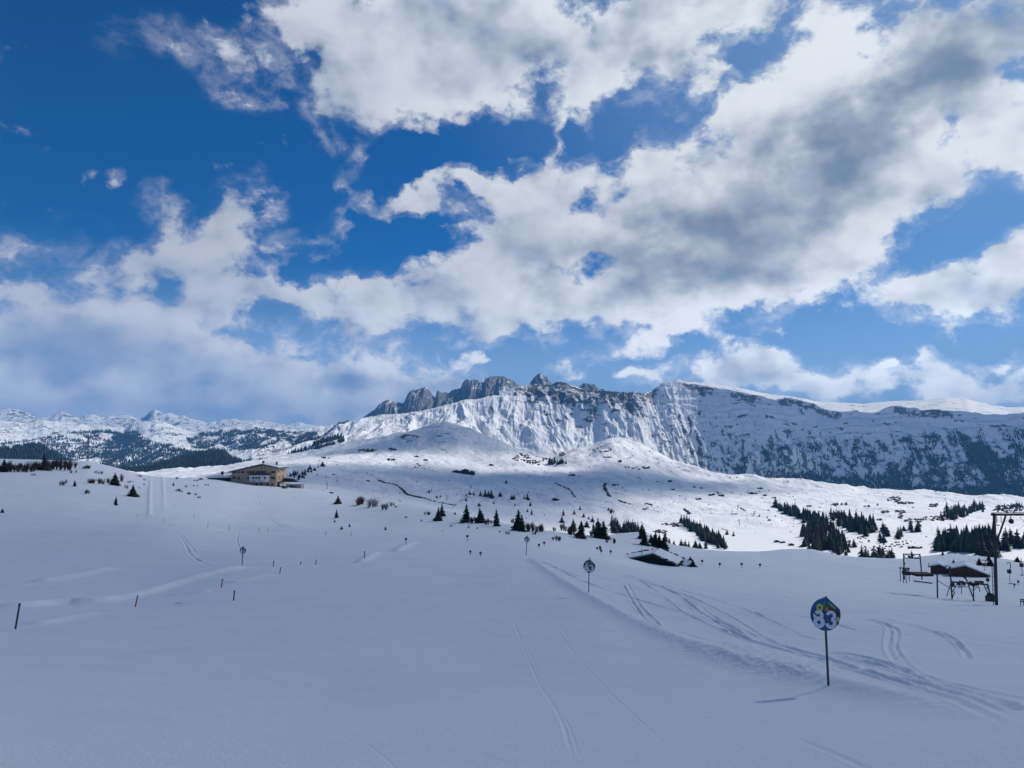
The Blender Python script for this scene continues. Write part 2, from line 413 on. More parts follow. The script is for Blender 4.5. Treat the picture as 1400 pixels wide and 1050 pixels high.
ISOS = [
    ('z', 0.5, -1.72), ('z', 3.0, -1.95),
    [(XL, 1050, 7.3), (XR, 1050, 7.3)],
    [(XL, 938, 15), (700, 940, 15), (1133, 938, 15), (1400, 945, 15), (XR, 960, 15)],
    [(XL, 880, 33), (0, 859, 33), (200, 848, 33.5), (400, 831, 34), (800, 812, 34), (1100, 832, 34), (1400, 862, 34), (XR, 880, 34)],
    [(XL, 822, 64), (0, 803, 64), (180, 796, 62), (330, 774, 60), (500, 764, 64), (720, 760, 64), (830, 772, 64), (1000, 800, 64), (1200, 822, 66), (1365, 827, 71), (1400, 829, 71), (XR, 835, 71)],
    [(XL, 760, 120), (0, 738, 120), (215, 724, 120), (330, 738, 120), (480, 738, 112), (600, 739, 100), (720, 739, 98), (830, 760, 110), (900, 776, 116), (960, 778, 116), (1000, 780, 112), (1100, 788, 110), (1200, 804, 105), (1290, 817, 97), (1345, 823, 95), (1400, 825, 95), (XR, 830, 95)],
    MID, CREST,
    up(CREST, 26, 1.3),
    [(XL, 700, 700), (0, 695, 700), (200, 690, 700), (260, 668, 690), (330, 664, 690), (420, 678, 680), (480, 690, 620), (560, 697, 600), (640, 716, 600), (700, 726, 600), (830, 748, 600), (960, 765, 600), (1100, 770, 600), (1200, 774, 600), (1400, 780, 600), (XR, 790, 600)],
    [(XL, 690, 1000), (0, 685, 1000), (215, 672, 1000), (300, 656, 1000), (350, 651, 1000), (420, 652, 1000), (480, 662, 1000), (560, 674, 1000), (640, 688, 1000), (700, 694, 1000), (830, 703, 1000), (960, 713, 1000), (1100, 716, 1000), (1200, 717, 1000), (1300, 718, 1000), (1400, 721, 1000), (XR, 740, 1000)],
    [(XL, 680, 1500), (0, 668, 1500), (215, 660, 1500), (300, 650, 1500), (350, 641, 1500), (420, 637, 1500), (480, 640, 1500), (560, 648, 1500), (640, 658, 1500), (700, 662, 1500), (830, 669, 1500), (960, 683, 1500), (1100, 690, 1500), (1200, 694, 1500), (1400, 702, 1500), (XR, 720, 1500)],
    [(XL, 665, 2000), (0, 658, 2000), (215, 653, 2000), (300, 645, 2000), (350, 636, 2000), (420, 627, 2000), (480, 621, 2000), (560, 622, 2000), (610, 622, 2000), (640, 630, 2000), (700, 638, 2000), (750, 644, 2000), (800, 643, 2000), (835, 640, 2000), (900, 653, 2000), (960, 665, 2000), (1050, 669, 2000), (1100, 673, 2000), (1200, 682, 2000), (1400, 692, 2000), (XR, 710, 2000)],
    HILL,
    up(HILL, 14, 1.12),
    ('z', 4200, -330), ('z', 7000, -500), ('z', 15500, -800),
]
def build_ground():
    azf = np.linspace(R(-40), R(40), 1500)
    azb = np.concatenate([np.linspace(R(-180), R(-40), 70)[:-1], azf, np.linspace(R(40), R(180), 70)[1:-1]])
    nc = len(azb)
    Rk, Zk = [], []
    for I in ISOS:
        if I[0] == 'z':
            rr = np.full(nc, I[1]); zz = np.full(nc, float(I[2]))
        else:
            a, r_, z_ = iso(dens_iso(I, 900))
            rr = np.interp(azb, a, r_); zz = np.interp(azb, a, z_)
            k = 9 if I is HILL or I is CREST else (70 if rr.max() < 125 else 30)
            rr = smooth1(rr, max(14, k)); zz = smooth1(zz, k)
        if rr.max() > 5 and rr.max() < 3000:
            back = sstep(R(60), R(95), np.abs(azb))      # behind the camera the slope goes on uphill
            zz = zz * (1 - back) + back * (-1.7 + 0.16 * np.minimum(rr, 160) - np.maximum(rr - 160, 0) * 0.12)
        Rk.append(rr); Zk.append(zz)
    Rk = np.array(Rk); Zk = np.array(Zk)
    K = len(Rk)
    nrow = [2, 8, 110, 300, 320, 80, 60, 45, 16, 8, 60, 80, 70, 55, 16, 8, 6, 6]
    # PCHIP slopes per column
    h = np.diff(Rk, axis=0); dl = np.diff(Zk, axis=0) / h
    m = np.zeros_like(Rk)
    w1 = 2 * h[1:] + h[:-1]; w2 = h[1:] + 2 * h[:-1]
    same = dl[:-1] * dl[1:] > 0
    with np.errstate(divide='ignore', invalid='ignore'):
        hm = (w1 + w2) / (w1 / dl[:-1] + w2 / dl[1:])
    m[1:-1] = np.where(same, hm, 0); m[0] = dl[0]; m[-1] = dl[-1]
    rows_r, rows_z = [], []
    for k in range(K - 1):
        for i in range(nrow[k]):
            t = i / nrow[k]
            r0, r1 = Rk[k], Rk[k + 1]
            r = r0 * (r1 / r0) ** t
            s = (r - r0) / (r1 - r0); hh = r1 - r0
            z = (2 * s**3 - 3 * s**2 + 1) * Zk[k] + (s**3 - 2 * s**2 + s) * hh * m[k] + (-2 * s**3 + 3 * s**2) * Zk[k + 1] + (s**3 - s**2) * hh * m[k + 1]
            rows_r.append(r); rows_z.append(z)
    rows_r.append(Rk[-1]); rows_z.append(Zk[-1])
    return azb, np.array(rows_r), np.array(rows_z)
G_AZ, G_R, G_Z = build_ground()
G_X = np.sin(G_AZ)[None, :] * G_R; G_Y = np.cos(G_AZ)[None, :] * G_R
# natural unevenness
_far = sstep(550, 900, G_R)
_nearw = sstep(4, 20, G_R) * (1 - _far)
G_Z = G_Z + _nearw * (0.10 * fbm(G_X / 7, G_Y / 7, 4) + sstep(30, 160, G_R) * 0.8 * fbm(G_X / 45, G_Y / 45, 4))
_w2 = _far * (1 - sstep(2600, 3200, G_R))
G_Z = G_Z + _w2 * (9 * fbm(G_X / 330 + 3, G_Y / 330, 5, 0.52) + (6 * ridged(G_X / 110, G_Y / 190, 5, .55) + 2.2 * fbm(G_X / 34, G_Y / 60, 4)) * sstep(700, 1100, G_R) + (13 * ridged(G_X / 190, G_Y / 330 + 3, 4) + 10 * fbm(G_X / 120, G_Y / 200, 4)) * sstep(1900, 2400, G_R))
# rocky spur on the shaded hill
_hx, _hy = project(G_X, G_Y, G_Z)

def ground_z(x, y):
    az = math.atan2(x, y); r = math.hypot(x, y)
    j = int(np.clip(np.searchsorted(G_AZ, az) - 1, 0, len(G_AZ) - 2)); f = (az - G_AZ[j]) / (G_AZ[j + 1] - G_AZ[j])
    z = 0
    for jj, w in ((j, 1 - f), (j + 1, f)):
        z += w * np.interp(r, G_R[:, jj], G_Z[:, jj])
    return float(z)
def at(px, py, rmin=2.0, r=None):
    """the point of the ground seen at this place of the photograph (or at distance r straight below/above it)"""
    az, te = azel(px, py); az = float(az); te = float(te)
    if r is None:
        j = int(np.clip(np.searchsorted(G_AZ, az), 1, len(G_AZ) - 2))
        rr = G_R[:, j]; e = G_Z[:, j] / rr
        ok = np.where((rr >= rmin) & (e >= te))[0]
        if len(ok):
            i = ok[0]
            if i > 0 and rr[i - 1] >= rmin and e[i] > e[i - 1]:
                f = (te - e[i - 1]) / (e[i] - e[i - 1]); r = rr[i - 1] + max(0, min(1, f)) * (rr[i] - rr[i - 1])
            else: r = rr[i]
        else:
            sel = np.where((rr >= rmin) & (rr < 3500))[0]
            r = rr[sel[np.argmax(e[sel])]]
    x, y = math.sin(az) * r, math.cos(az) * r
    return np.array((x, y, ground_z(x, y)))
def mpp(p): return float(p[1] * CP + p[2] * SP) / F      # metres per photograph pixel at p

# ------------------------------------------------------------------ tracks, banks and the groomed lane in the snow
def catmull(P, n=14):
    P = [np.array(p, float) for p in P]; P = [2 * P[0] - P[1]] + P + [2 * P[-1] - P[-2]]; out = []
    for i in range(1, len(P) - 2):
        for k in range(n):
            t = k / n; a, b, c, d = P[i - 1:i + 3]
            out.append(0.5 * ((2 * b) + (c - a) * t + (2 * a - 5 * b + 4 * c - d) * t * t + (3 * b - a - 3 * c + d) * t**3))
    out.append(P[-2]); return np.array(out)
def ground_line(pxs, n=14):
    pts = catmull(pxs, n)
    return np.array([at(a, b)[:2] for a, b in pts])
def near_line(line, width):
    """row/col window of the sheet near a line, with distance, side and running length"""
    az = np.arctan2(line[:, 0], line[:, 1]); r = np.hypot(line[:, 0], line[:, 1])
    mg = width * 1.3
    c0 = np.searchsorted(G_AZ, az.min() - mg / r.min()); c1 = np.searchsorted(G_AZ, az.max() + mg / r.min())
    rm = G_R[:, (c0 + c1) // 2]
    r0 = max(0, np.searchsorted(rm, (r.min() - mg) * 0.93)); r1 = min(len(rm), np.searchsorted(rm, (r.max() + mg) * 1.07))
    X = G_X[r0:r1, c0:c1]; Y = G_Y[r0:r1, c0:c1]
    D = np.full(X.shape, 1e9); S = np.zeros(X.shape); T = np.zeros(X.shape); ln = 0.0
    for (x0, y0), (x1, y1) in zip(line[:-1], line[1:]):
        ex, ey = x1 - x0, y1 - y0; L = math.hypot(ex, ey) + 1e-9
        t = np.clip(((X - x0) * ex + (Y - y0) * ey) / (L * L), 0, 1)
        d = np.hypot(X - x0 - t * ex, Y - y0 - t * ey)
        b = d < D
        D[b] = d[b]; S[b] = np.sign(((X - x0) * ey - (Y - y0) * ex)[b]); T[b] = (ln + t * L)[b]
        ln += L
    return (slice(r0, r1), slice(c0, c1)), D, S, T, ln
DZ = np.zeros_like(G_Z)
def groove(pxs, w, depth, fade=0.12, rough=0.4, lip=0.45):
    sl, D, S, T, ln = near_line(ground_line(pxs), w * 3)
    e = sstep(0, fade, T / ln) * sstep(0, fade, 1 - T / ln)
    var = (1 + rough * fbm(T / 1.3, T * 0 + w * 90, 3)) * (0.35 + 0.65 * sstep(-0.15, 0.25, fbm(T / 5.0, T * 0 + pxs[0][0] * .37, 3)))
    D = D + w * .5 * fbm(G_X[sl] / .35, G_Y[sl] / .35, 2)
    DZ[sl] += e * var * depth * (-np.exp(-(D / w) ** 2) + lip * np.exp(-((D - 1.9 * w) / (0.7 * w)) ** 2))
def bank(pxs, w, hgt, step=0.0, rough=0.0):
    sl, D, S, T, ln = near_line(ground_line(pxs), w * 5)
    e = sstep(0, 0.1, T / ln) * sstep(0, 0.12, 1 - T / ln)
    sd = D * S
    z = hgt * np.exp(-(D / w) ** 2)
    if step: z = z - step * (0.5 - 0.5 * np.tanh(sd / (w * 0.45))) * np.exp(-(D / (w * 4)) ** 2)
    if rough:
        X = G_X[sl]; Y = G_Y[sl]
        z = z + rough * np.maximum(0, ridged(X / 0.45, Y / 0.45, 3)) * np.exp(-((D) / (w * 1.1)) ** 2)
    DZ[sl] += e * z
LINES = []
# single ski lines down the groomed piste
for p, w, d in (
    ([(700, 845), (735, 930), (768, 985), (786, 1050)], .07, .035), ([(722, 790), (775, 880), (832, 945), (880, 990), (945, 1052)], .06, .03), ([(708, 850), (742, 935), (776, 990), (796, 1050)], .05, .02),
    ([(590, 1010), (640, 1026), (700, 1045)], .06, .03), ([(150, 970), (215, 984)], .06, .03), ([(270, 1003), (292, 1008)], .08, .03), ([(500, 1015), (530, 1040), (548, 1056)], .06, .025),
    ([(930, 955), (1000, 975), (1060, 995)], .07, .025), ([(1090, 1010), (1140, 1030), (1190, 1052)], .1, .035), ([(690, 770), (702, 830), (705, 850)], .07, .02), ([(730, 815), (760, 850), (790, 885)], .06, .02),
    ([(880, 880), (960, 925), (1040, 965), (1120, 990)], .08, .02), ([(300, 900), (380, 935), (450, 985)], .07, .012),
    # fan of tracks in the soft snow beside the piste
    ([(722, 764), (800, 790), (880, 797), (940, 815), (1000, 845), (1060, 880), (1130, 902), (1200, 930), (1300, 962), (1402, 1002)], .16, .08),
    ([(760, 775), (850, 785), (920, 810), (960, 840), (1010, 870), (1050, 885), (1130, 906), (1250, 938), (1330, 962), (1402, 988)], .15, .08),
    ([(740, 768), (800, 797), (870, 820), (940, 840), (1000, 858), (1080, 889), (1140, 915), (1200, 925)], .14, .07),
    ([(850, 795), (868, 830), (890, 858), (930, 870), (985, 883)], .12, .07), ([(856, 793), (876, 830), (896, 852), (905, 866)], .1, .06),
    ([(870, 790), (905, 815), (935, 838), (985, 862), (1040, 880)], .13, .07), ([(905, 800), (960, 815), (1030, 838), (1100, 870), (1150, 878)], .12, .06),
    ([(780, 780), (860, 800), (930, 828), (990, 850), (1040, 872), (1110, 893)], .12, .05), ([(830, 783), (900, 802), (945, 822), (985, 850), (1030, 876)], .12, .06),
    ([(1180, 845), (1215, 858), (1216, 888), (1240, 920), (1290, 946)], .16, .08), ([(1190, 847), (1225, 862), (1224, 888), (1250, 918), (1300, 945)], .16, .07),
    ([(1180, 846), (1260, 860), (1308, 880), (1326, 902)], .15, .07), ([(1170, 842), (1255, 856), (1300, 872), (1318, 890)], .13, .06),
    ([(1130, 890), (1200, 906), (1280, 934), (1400, 960)], .22, .09), ([(1140, 898), (1220, 918), (1300, 945), (1400, 975)], .2, .09), ([(1150, 915), (1240, 940), (1310, 957)], .2, .10),
    ([(1080, 795), (1140, 803), (1200, 810)], .2, .05), ([(1000, 770), (1050, 790), (1110, 800)], .2, .05), ([(1130, 800), (1160, 806)], .3, .08), ([(1050, 812), (1090, 820)], .2, .04),
    ([(1170, 862), (1130, 850), (1060, 836)], .16, .05), ([(1010, 745), (1025, 770)], .3, .08),
    ([(745, 800), (790, 808), (830, 808)], .1, .03), ([(725, 787), (745, 788)], .1, .03),
    # the slope under the hotel
    ([(346, 674), (352, 692), (372, 712), (392, 726)], .45, .22), ([(350, 674), (357, 692), (378, 712), (400, 726)], .45, .22), ([(365, 676), (378, 700), (398, 724)], .4, .16), ([(405, 688), (440, 710), (470, 728)], .35, .16),
    ([(395, 690), (432, 712), (455, 725)], .35, .12), ([(236, 700), (290, 690), (330, 678)], .4, .14), ([(300, 720), (315, 700), (340, 690)], .3, .08),
    ([(326, 728), (324, 740), (331, 758)], .25, .14), ([(228, 716), (250, 738), (262, 760), (290, 775)], .3, .10), ([(250, 733), (268, 756)], .3, .08),
    ):
    if len(LINES) < 13: groove(p, w * .40, d * .34, lip=.2)
    else: groove(p, w * .42, d * 1.0, fade=.06)
    LINES.append(p)
# banks and lips
bank([(720, 762), (760, 791), (810, 822), (880, 860), (950, 888), (1010, 908), (1070, 922), (1140, 940), (1250, 965), (1400, 1005)], .40, .07, step=-.11, rough=.03)
bank([(985, 880), (1030, 900), (1075, 915), (1125, 932)], .8, .02, rough=.045)
bank([(1130, 893), (1200, 912), (1290, 942), (1400, 972)], .6, .02, rough=.02)
bank([(-40, 833), (20, 832), (80, 827), (140, 824), (190, 815), (240, 800), (290, 786), (336, 775)], .7, .42, step=.16)
bank([(45, 797), (95, 789), (140, 780), (155, 777)], .8, .28)
bank([(40, 855), (90, 846), (130, 838)], .5, .12); bank([(230, 815), (290, 808)], .5, .10); bank([(310, 798), (370, 785)], .6, .12); bank([(240, 826), (290, 818)], .4, .08)
bank([(490, 771), (500, 765), (512, 758), (535, 757)], .5, .2); bank([(540, 755), (560, 744), (580, 741)], .6, .2)
bank([(225, 714), (262, 722), (320, 725), (400, 728), (470, 730)], .6, .22, step=.2)
for dx in (-9, 9.5): bank([(214 + dx * .85, 652), (214 + dx, 672), (214 + dx * 1.06, 692), (214 + dx * 1.15, 713)], .55, .22, rough=.06)
# dappled hummocks in the off-piste snow
_m = sstep(14, 30, G_R) * (1 - sstep(110, 200, G_R)) * sstep(0.05, 0.3, np.sin(G_AZ) * 1.0 - 0.05 * np.exp(-G_R / 40))
DZ += _m * (0.05 * fbm(G_X / 1.8, G_Y / 1.8, 4) + 0.03 * np.maximum(0, ridged(G_X / 3.5, G_Y / 2.0, 3)))
G_Z += DZ
_hp = project(G_X, G_Y, G_Z)
rock = np.zeros_like(G_Z)
_spur = np.exp(-(((_hp[0] - 560) / 20) ** 2 + ((_hp[1] - 602) / 6) ** 2)) * (G_R > 2000) * (G_R < 2620)
G_Z += _spur * 14 * (0.5 + ridged(G_X / 60, G_Y / 60, 4)); rock += 0.55 * _spur * (0.6 + ridged(G_X / 40, G_Y / 90, 3))
_scr = (G_R > 1000) & (G_R < 2700)
rock += _scr * 0.30 * sstep(0.38, 0.62, ridged(G_X / 210 + 5, G_Y / 420 + 2, 5, 0.6)) * sstep(0.05, 0.35, fbm(G_X / 500, G_Y / 500, 3))
def make_ground():
    nr, nc = G_R.shape
    split = int(np.searchsorted(G_R[:, nc // 2], 500))
    V = np.stack([G_X, G_Y, G_Z], -1).reshape(-1, 3)
    me = np_mesh('snow_field', V, grid_faces(nr, nc, True), M_SNOW_NEAR, True, {'rock': rock})
    me.materials.append(M_SNOW)
    mi = np.zeros((nr - 1, nc), np.int32); mi[split:] = 1
    me.polygons.foreach_set('material_index', mi.ravel())
    tag(link('snow_ground', me), kind='structure')
make_ground()

# ------------------------------------------------------------------ mountains: sheets with a front face, a crest and a back slope
MOUNT = {}
def mountain(name, base, crest, back, nc, nf, nb, wl, amp, prof=1.0, jag=0.0, jwl=40, asp=2.6, fine=0.25, rockf=None, seed=0, crest_env=0.15, layer=0.0, ksm=3, extra=None, mat=None, octs=4, gain=0.45, pk=0.42, low=0.0, warp=1.0):
    x0, x1 = crest[0][0], crest[-1][0]
    ab, rb_, zb_ = iso(dens_iso(base, 1200)); ac, rc_, zc_ = iso(dens_iso(crest, 2400))
    az = np.linspace(max(ab[0], ac[0]), min(ab[-1], ac[-1]), nc)
    rb, zb = smooth1(np.interp(az, ab, rb_), 20), smooth1(np.interp(az, ab, zb_), 20)
    rc, zc = smooth1(np.interp(az, ac, rc_), 8), smooth1(np.interp(az, ac, zc_), ksm)
    s = az * rc.mean()
    if jag: zc = zc + jag * fbm(s / jwl, s * 0 + seed, 5, 0.6)
    cpx = project(np.sin(az) * rc, np.cos(az) * rc, zc)[0]
    col = lambda v: np.interp(cpx, [q[0] for q in v], [q[1] for q in v]) if isinstance(v, list) else v
    prof, amp, low, pk, fine = col(prof), col(amp), col(low), col(pk), col(fine)
    t = np.linspace(0, 1, nf)[:, None]
    r = rb + (rc - rb) * t; z = zb + (zc - zb) * t ** prof
    if back:
        tb = np.linspace(0, 1, nb + 1)[1:, None]
        r = np.concatenate([r, rc + tb * back[0] + 0 * rc]); z = np.concatenate([z, zc - back[1] * tb ** back[2]])
        tt = np.concatenate([t, 1 + tb])
    else: tt = t
    S = az[None, :] * r
    Q = r / asp
    wx = 0.35 * fbm(S / (wl * 1.7) + seed, Q / (wl * 1.7), 3)
    g = ridged(S / wl + warp * wx + seed * 3.1, Q / wl + 2 * warp * wx, octs, gain)
    g2 = fbm(S / (wl * 2.7) + 9 + seed, Q / (wl * 2.2), 3)
    env = sstep(0, 0.12, tt) * (crest_env + (1 - crest_env) * np.clip(1 - np.abs(tt - pk) / 0.60, 0, 1) ** 0.8)
    env = env * (1 - low * sstep(0.55, 0.2, tt))
    env = np.where(tt > 1, 0.6 * np.clip(2 - tt, 0, 1), env)
    keep = 1 - sstep(0.93, 0.995, tt) * (tt <= 1.0) - (tt > 1) * sstep(1.08, 1.0, tt)
    z = z + amp * (g - 0.25 + 0.9 * g2) * env * np.clip(keep, 0, 1)
    z = z + amp * fine * fbm(S / (wl * .22), Q / (wl * .22) + 4, 4, 0.6) * np.clip(env * 1.3, 0, 1)
    if layer:      # horizontal rock bands
        ph = z / layer + 1.2 * fbm(S / 400 + 2, z / 160, 3)
        z = z + (tt <= 1) * (cpx > 900) * layer * 0.10 * np.sin(2 * np.pi * ph) * sstep(.25, .5, tt) * (fbm(S / 260 + 7, z / 90, 3) > -0.1)
    if extra is not None: z = extra(S, r, z, tt, az)
    X = np.sin(az)[None, :] * r; Y = np.cos(az)[None, :] * r
    dzr = np.gradient(z, axis=0) / np.maximum(np.abs(np.gradient(r, axis=0)), 1e-3)
    dzs = np.gradient(z, axis=1) / np.maximum(np.gradient(S, axis=1), 1e-3)
    slope = np.hypot(dzr, dzs)
    px, py = project(X, Y, z)
    rk = rockf(S, Q, r, z, tt, slope, g, px, py) if rockf else 0 * z
    me = np_mesh(name, np.stack([X, Y, z], -1).reshape(-1, 3), grid_faces(*z.shape), mat or M_SNOW, True, {'rock': rk})
    tag(link(name, me), kind='structure')
    MOUNT[name] = (X, Y, z, px, py, tt, slope)
    return az, r, z

# -- the snow ridge in the middle and the long shaded wall it runs into on the right, one massif
def rk_ridge(S, Q, r, z, tt, sl, g, px, py):
    wall = sstep(860, 930, px)
    a = 0.34 * sstep(0.6, 1.2, sl) + 0.55 * sstep(0.72, 0.97, tt) * (tt <= 1.0) * sstep(670, 730, px) + 0.14 * (g < -0.15)
    a = a + 0.45 * sstep(0.0, 0.35, fbm(S / 90, z / 30, 4)) * sstep(0.45, 0.8, tt) * sstep(600, 720, px)
    a = np.clip(a, 0, 0.75) - 0.06 - 0.16 * sstep(640, 560, px)
    band = fbm(S / 95 + 3 + .5 * fbm(S / 200, z / 70, 3), (z + 55 * fbm(S / 260 + 8, z / 200, 4)) / 27, 5, 0.62)
    rg = ridged(S / 130 + .4 * fbm(S / 200, r / 200, 3), r / 500, 4)
    b = 0.30 * sstep(0.0, -0.35, rg) * sstep(0.9, 0.5, tt) + 0.75 * sstep(0.12, 0.40, band) * sstep(0.30, 0.6, tt) * (tt < 0.98)
    b = b + 0.60 * sstep(0.90, 0.965, tt) * (tt < 0.995) * sstep(-0.35, 0.1, fbm(S / 300, S * 0, 3))
    b = b + 0.62 * sstep(-0.16, 0.2, fbm(S / 45, z / 40, 5, 0.7)) * sstep(0.95, 0.35, tt) + 0.25 * (g < -0.25) * sstep(.8, .5, tt)
    b = b + 0.62 * sstep(0.05, 0.36, fbm(S / 34 + .6 * fbm(S / 90, z / 90, 3), z / 130, 4)) * sstep(0.95, 0.7, tt) * sstep(0.1, 0.3, tt)
    b = np.clip(b, 0, 0.9) - 0.02 - 0.15 * (tt > 1)
    return a * (1 - wall) + b * wall
def ridge_extra(S, r, z, tt, az):
    # small sunlit knolls in front of the foot of the wall, spurs running down it
    px, py = project(np.sin(az) * r, np.cos(az) * r, z)
    w = sstep(850, 950, px)
    sh = 0.6 * (r - 4000) * sstep(500, 800, px)
    z = z + w * (75 * ridged(S / 400 + 4, r / 900, 3) + 46 * ridged(S / 130 + .4 * fbm(S / 200, r / 200, 3), r / 500, 4)) * np.clip(1 - np.abs(tt - .45) / .5, 0, 1) * (tt <= 1)
    z = z + (1 - w) * (np.interp(px, [600, 760, 860], [34, 55, 70]) * ridged((S + sh) / 430 + 2.2, r / 1100 + .5 * fbm(S / 300, r / 300, 3), 3, .35) + 18 * fbm(S / 120, r / 150, 4)) * sstep(.15, .5, tt) * sstep(1.0, .85, tt) * (tt <= 1)
    for cx, cy, wx, wy, h in ((1085, 640, 22, 12, 60), (1140, 622, 12, 8, 40), (1030, 645, 16, 8, 40), (1200, 655, 18, 7, 30), (1330, 655, 20, 6, 30), (1288, 655, 14, 6, 30)):
        z = z + h * np.exp(-((px - cx) / wx) ** 2 - ((py - cy) / wy) ** 2) * (tt < 0.9)
    return z
mountain('mountain_ridge',
    [(360, 640, 3300), (430, 622, 3300), (500, 620, 3350), (600, 618, 3400), (700, 634, 3450), (770, 640, 3450), (820, 640, 3580), (860, 646, 3740), (900, 656, 3930), (940, 674, 4120), (980, 688, 4280), (1050, 692, 4440), (1200, 698, 4500), (1400, 706, 4420), (1560, 716, 4250), (1900, 740, 3700)],
    [(360, 637, 4300), (400, 618, 4300), (430, 603, 4300), (446, 596, 4300), (460, 583, 4300), (466, 581, 4300), (478, 578, 4300), (500, 571, 4300), (520, 567, 4300), (545, 566, 4320), (580, 561, 4350), (600, 556, 4380), (620, 551, 4420), (636, 546, 4450), (655, 545.5, 4480),
     (672, 541, 4520), (684, 540, 4560), (692, 535, 4600), (706, 529, 4640), (720, 526.5, 4680), (735, 525, 4680), (752, 526, 4680), (762, 522.5, 4660), (772, 522.5, 4640), (782, 528, 4620), (792, 532, 4600), (810, 534, 4580), (830, 534.5, 4560), (850, 536, 4560), (870, 536, 4570), (882, 538, 4600),
     (887, 537.5, 4640), (891, 534, 4680), (898, 529, 4700), (906, 524.5, 4720), (914, 522.5, 4750), (923, 521.5, 4780), (940, 524, 4820), (960, 527, 4850), (985, 531, 4850), (1010, 536, 4850), (1040, 542, 4850), (1060, 546, 4850), (1076, 543.5, 4850), (1090, 546, 4850), (1110, 552, 4860), (1130, 560, 4880), (1150, 564, 4900), (1170, 562, 4900), (1190, 564, 4900), (1205, 561, 4900),
     (1216, 557, 4900), (1224, 555.5, 4900), (1240, 557.5, 4900), (1260, 559.5, 4880), (1290, 561, 4860), (1312, 561.5, 4850), (1330, 564, 4840), (1348, 567.5, 4830), (1366, 567, 4820), (1385, 564.5, 4810), (1400, 564, 4800), (1440, 563, 4750), (1500, 562, 4650), (1600, 565, 4500), (1900, 570, 4000)],
    (350, 60, 1.0), 2400, 330, 10, 150, [(360, 30), (600, 32), (740, 40), (850, 46), (930, 44), (1900, 44)], prof=[(360, 1.3), (640, 1.5), (760, 2.1), (860, 2.0), (930, 1.6), (1900, 1.6)], jag=7, jwl=45, rockf=rk_ridge, seed=1,
    fine=[(360, .08), (700, .18), (900, .30), (1900, .30)], ksm=4, asp=2.8, octs=4, gain=.46, pk=[(360, .62), (880, .68), (960, .45), (1900, .45)], low=[(360, .8), (860, .8), (960, 0), (1900, 0)], warp=1.5, layer=55, extra=ridge_extra)

# -- pale rock towers behind it
def rk_peak(S, Q, r, z, tt, sl, g, px, py):
    ledge = sstep(0.15, 0.5, fbm(S / 60 + 3, z / 110, 4) + 0.15 * g)
    return np.clip(0.90 - 0.42 * ledge - 0.20 * sstep(1.3, 0.5, sl), 0, 1) - 0.5 * sstep(700, 690, px) * sstep(680, 690, px) * sstep(524, 530, py)
mountain('mountain_peak',
    [(470, 606, 6900), (620, 596, 6900), (760, 590, 6900), (900, 590, 6900)],
    [(470, 592, 7600), (488, 577, 7600), (500, 568, 7600), (514, 558.5, 7600), (518, 553, 7600), (526, 548, 7600), (533, 546, 7600), (538, 549, 7600), (541, 552, 7600), (552, 551, 7600), (556, 541, 7600), (560, 535, 7600), (566, 533, 7600), (571, 532.5, 7600), (576, 531, 7600), (580, 529, 7600), (584, 529.5, 7600), (588, 534, 7600), (592, 541, 7600), (595, 543, 7600), (597, 536, 7600), (600, 534.5, 7600), (604, 537, 7600), (609, 536, 7600), (614, 537, 7600), (618, 533, 7600), (624, 532, 7600), (629, 531, 7600), (633, 523, 7600), (636, 519, 7600), (640, 518.5, 7600), (648, 518.5, 7600), (655, 520, 7600), (661, 523.5, 7600), (664, 518, 7600), (670, 515.5, 7600), (677, 514, 7600), (688, 514.5, 7600), (695, 517, 7600), (702, 522, 7600), (708, 525, 7600), (714, 530, 7600), (722, 530, 7600), (726, 521, 7600), (731, 515, 7600), (735, 511.5, 7600), (738.5, 510, 7600), (742, 512, 7600), (748, 517, 7600), (754, 523, 7600), (760, 530, 7600), (785, 533, 7600), (791, 530, 7600), (796, 526, 7600), (800, 524.5, 7600), (806, 526.5, 7600), (814, 529, 7600), (822, 532.5, 7600), (835, 538, 7600), (900, 548, 7600)],
    (400, 450, 0.9), 900, 150, 8, 170, 80, prof=0.42, jag=10, jwl=26, rockf=rk_peak, seed=5, fine=0.35, asp=6.0, ksm=1, crest_env=0.2)

# the snow plateau on top of the wall
def rk_plat(S, Q, r, z, tt, sl, g, px, py):
    return 0.60 * sstep(0.0, 0.3, fbm(S / 190, r / 60, 4)) + 0.55 * sstep(0.93, 0.99, tt) * (tt <= 1.02) * sstep(980, 960, px) - 0.05
mountain('mountain_plateau',
    [(900, 548, 4860), (1000, 548, 4960), (1050, 556, 4960), (1120, 572, 4960), (1200, 578, 5000), (1400, 582, 4900), (1900, 600, 4200)],
    [(900, 536, 5600), (918, 524, 5600), (921, 520.5, 5600), (926, 518.5, 5600), (932, 519.5, 5600), (940, 521, 5600), (960, 523, 5650), (985, 526.5, 5700), (1000, 529, 5700), (1020, 532, 5800), (1040, 537, 5900), (1060, 540, 6000), (1080, 541.5, 6100), (1100, 545, 6200), (1120, 549, 6300), (1140, 550, 6400), (1160, 551, 6500), (1180, 552, 6500), (1200, 550, 6500),
     (1225, 548, 6500), (1245, 547.5, 6500), (1270, 546.5, 6500), (1285, 544.5, 6500), (1292, 543.5, 6500), (1305, 544, 6500), (1315, 546, 6500), (1322, 545.5, 6500), (1335, 549, 6500), (1350, 552.5, 6500), (1362, 554.5, 6500), (1380, 557, 6500), (1400, 556, 6500), (1500, 558, 6300), (1900, 566, 5500)],
    (900, 200, 1.0), 700, 70, 6, 320, 10, prof=0.8, jag=3, jwl=50, rockf=rk_plat, seed=13, fine=0.3, crest_env=0.2, ksm=3)

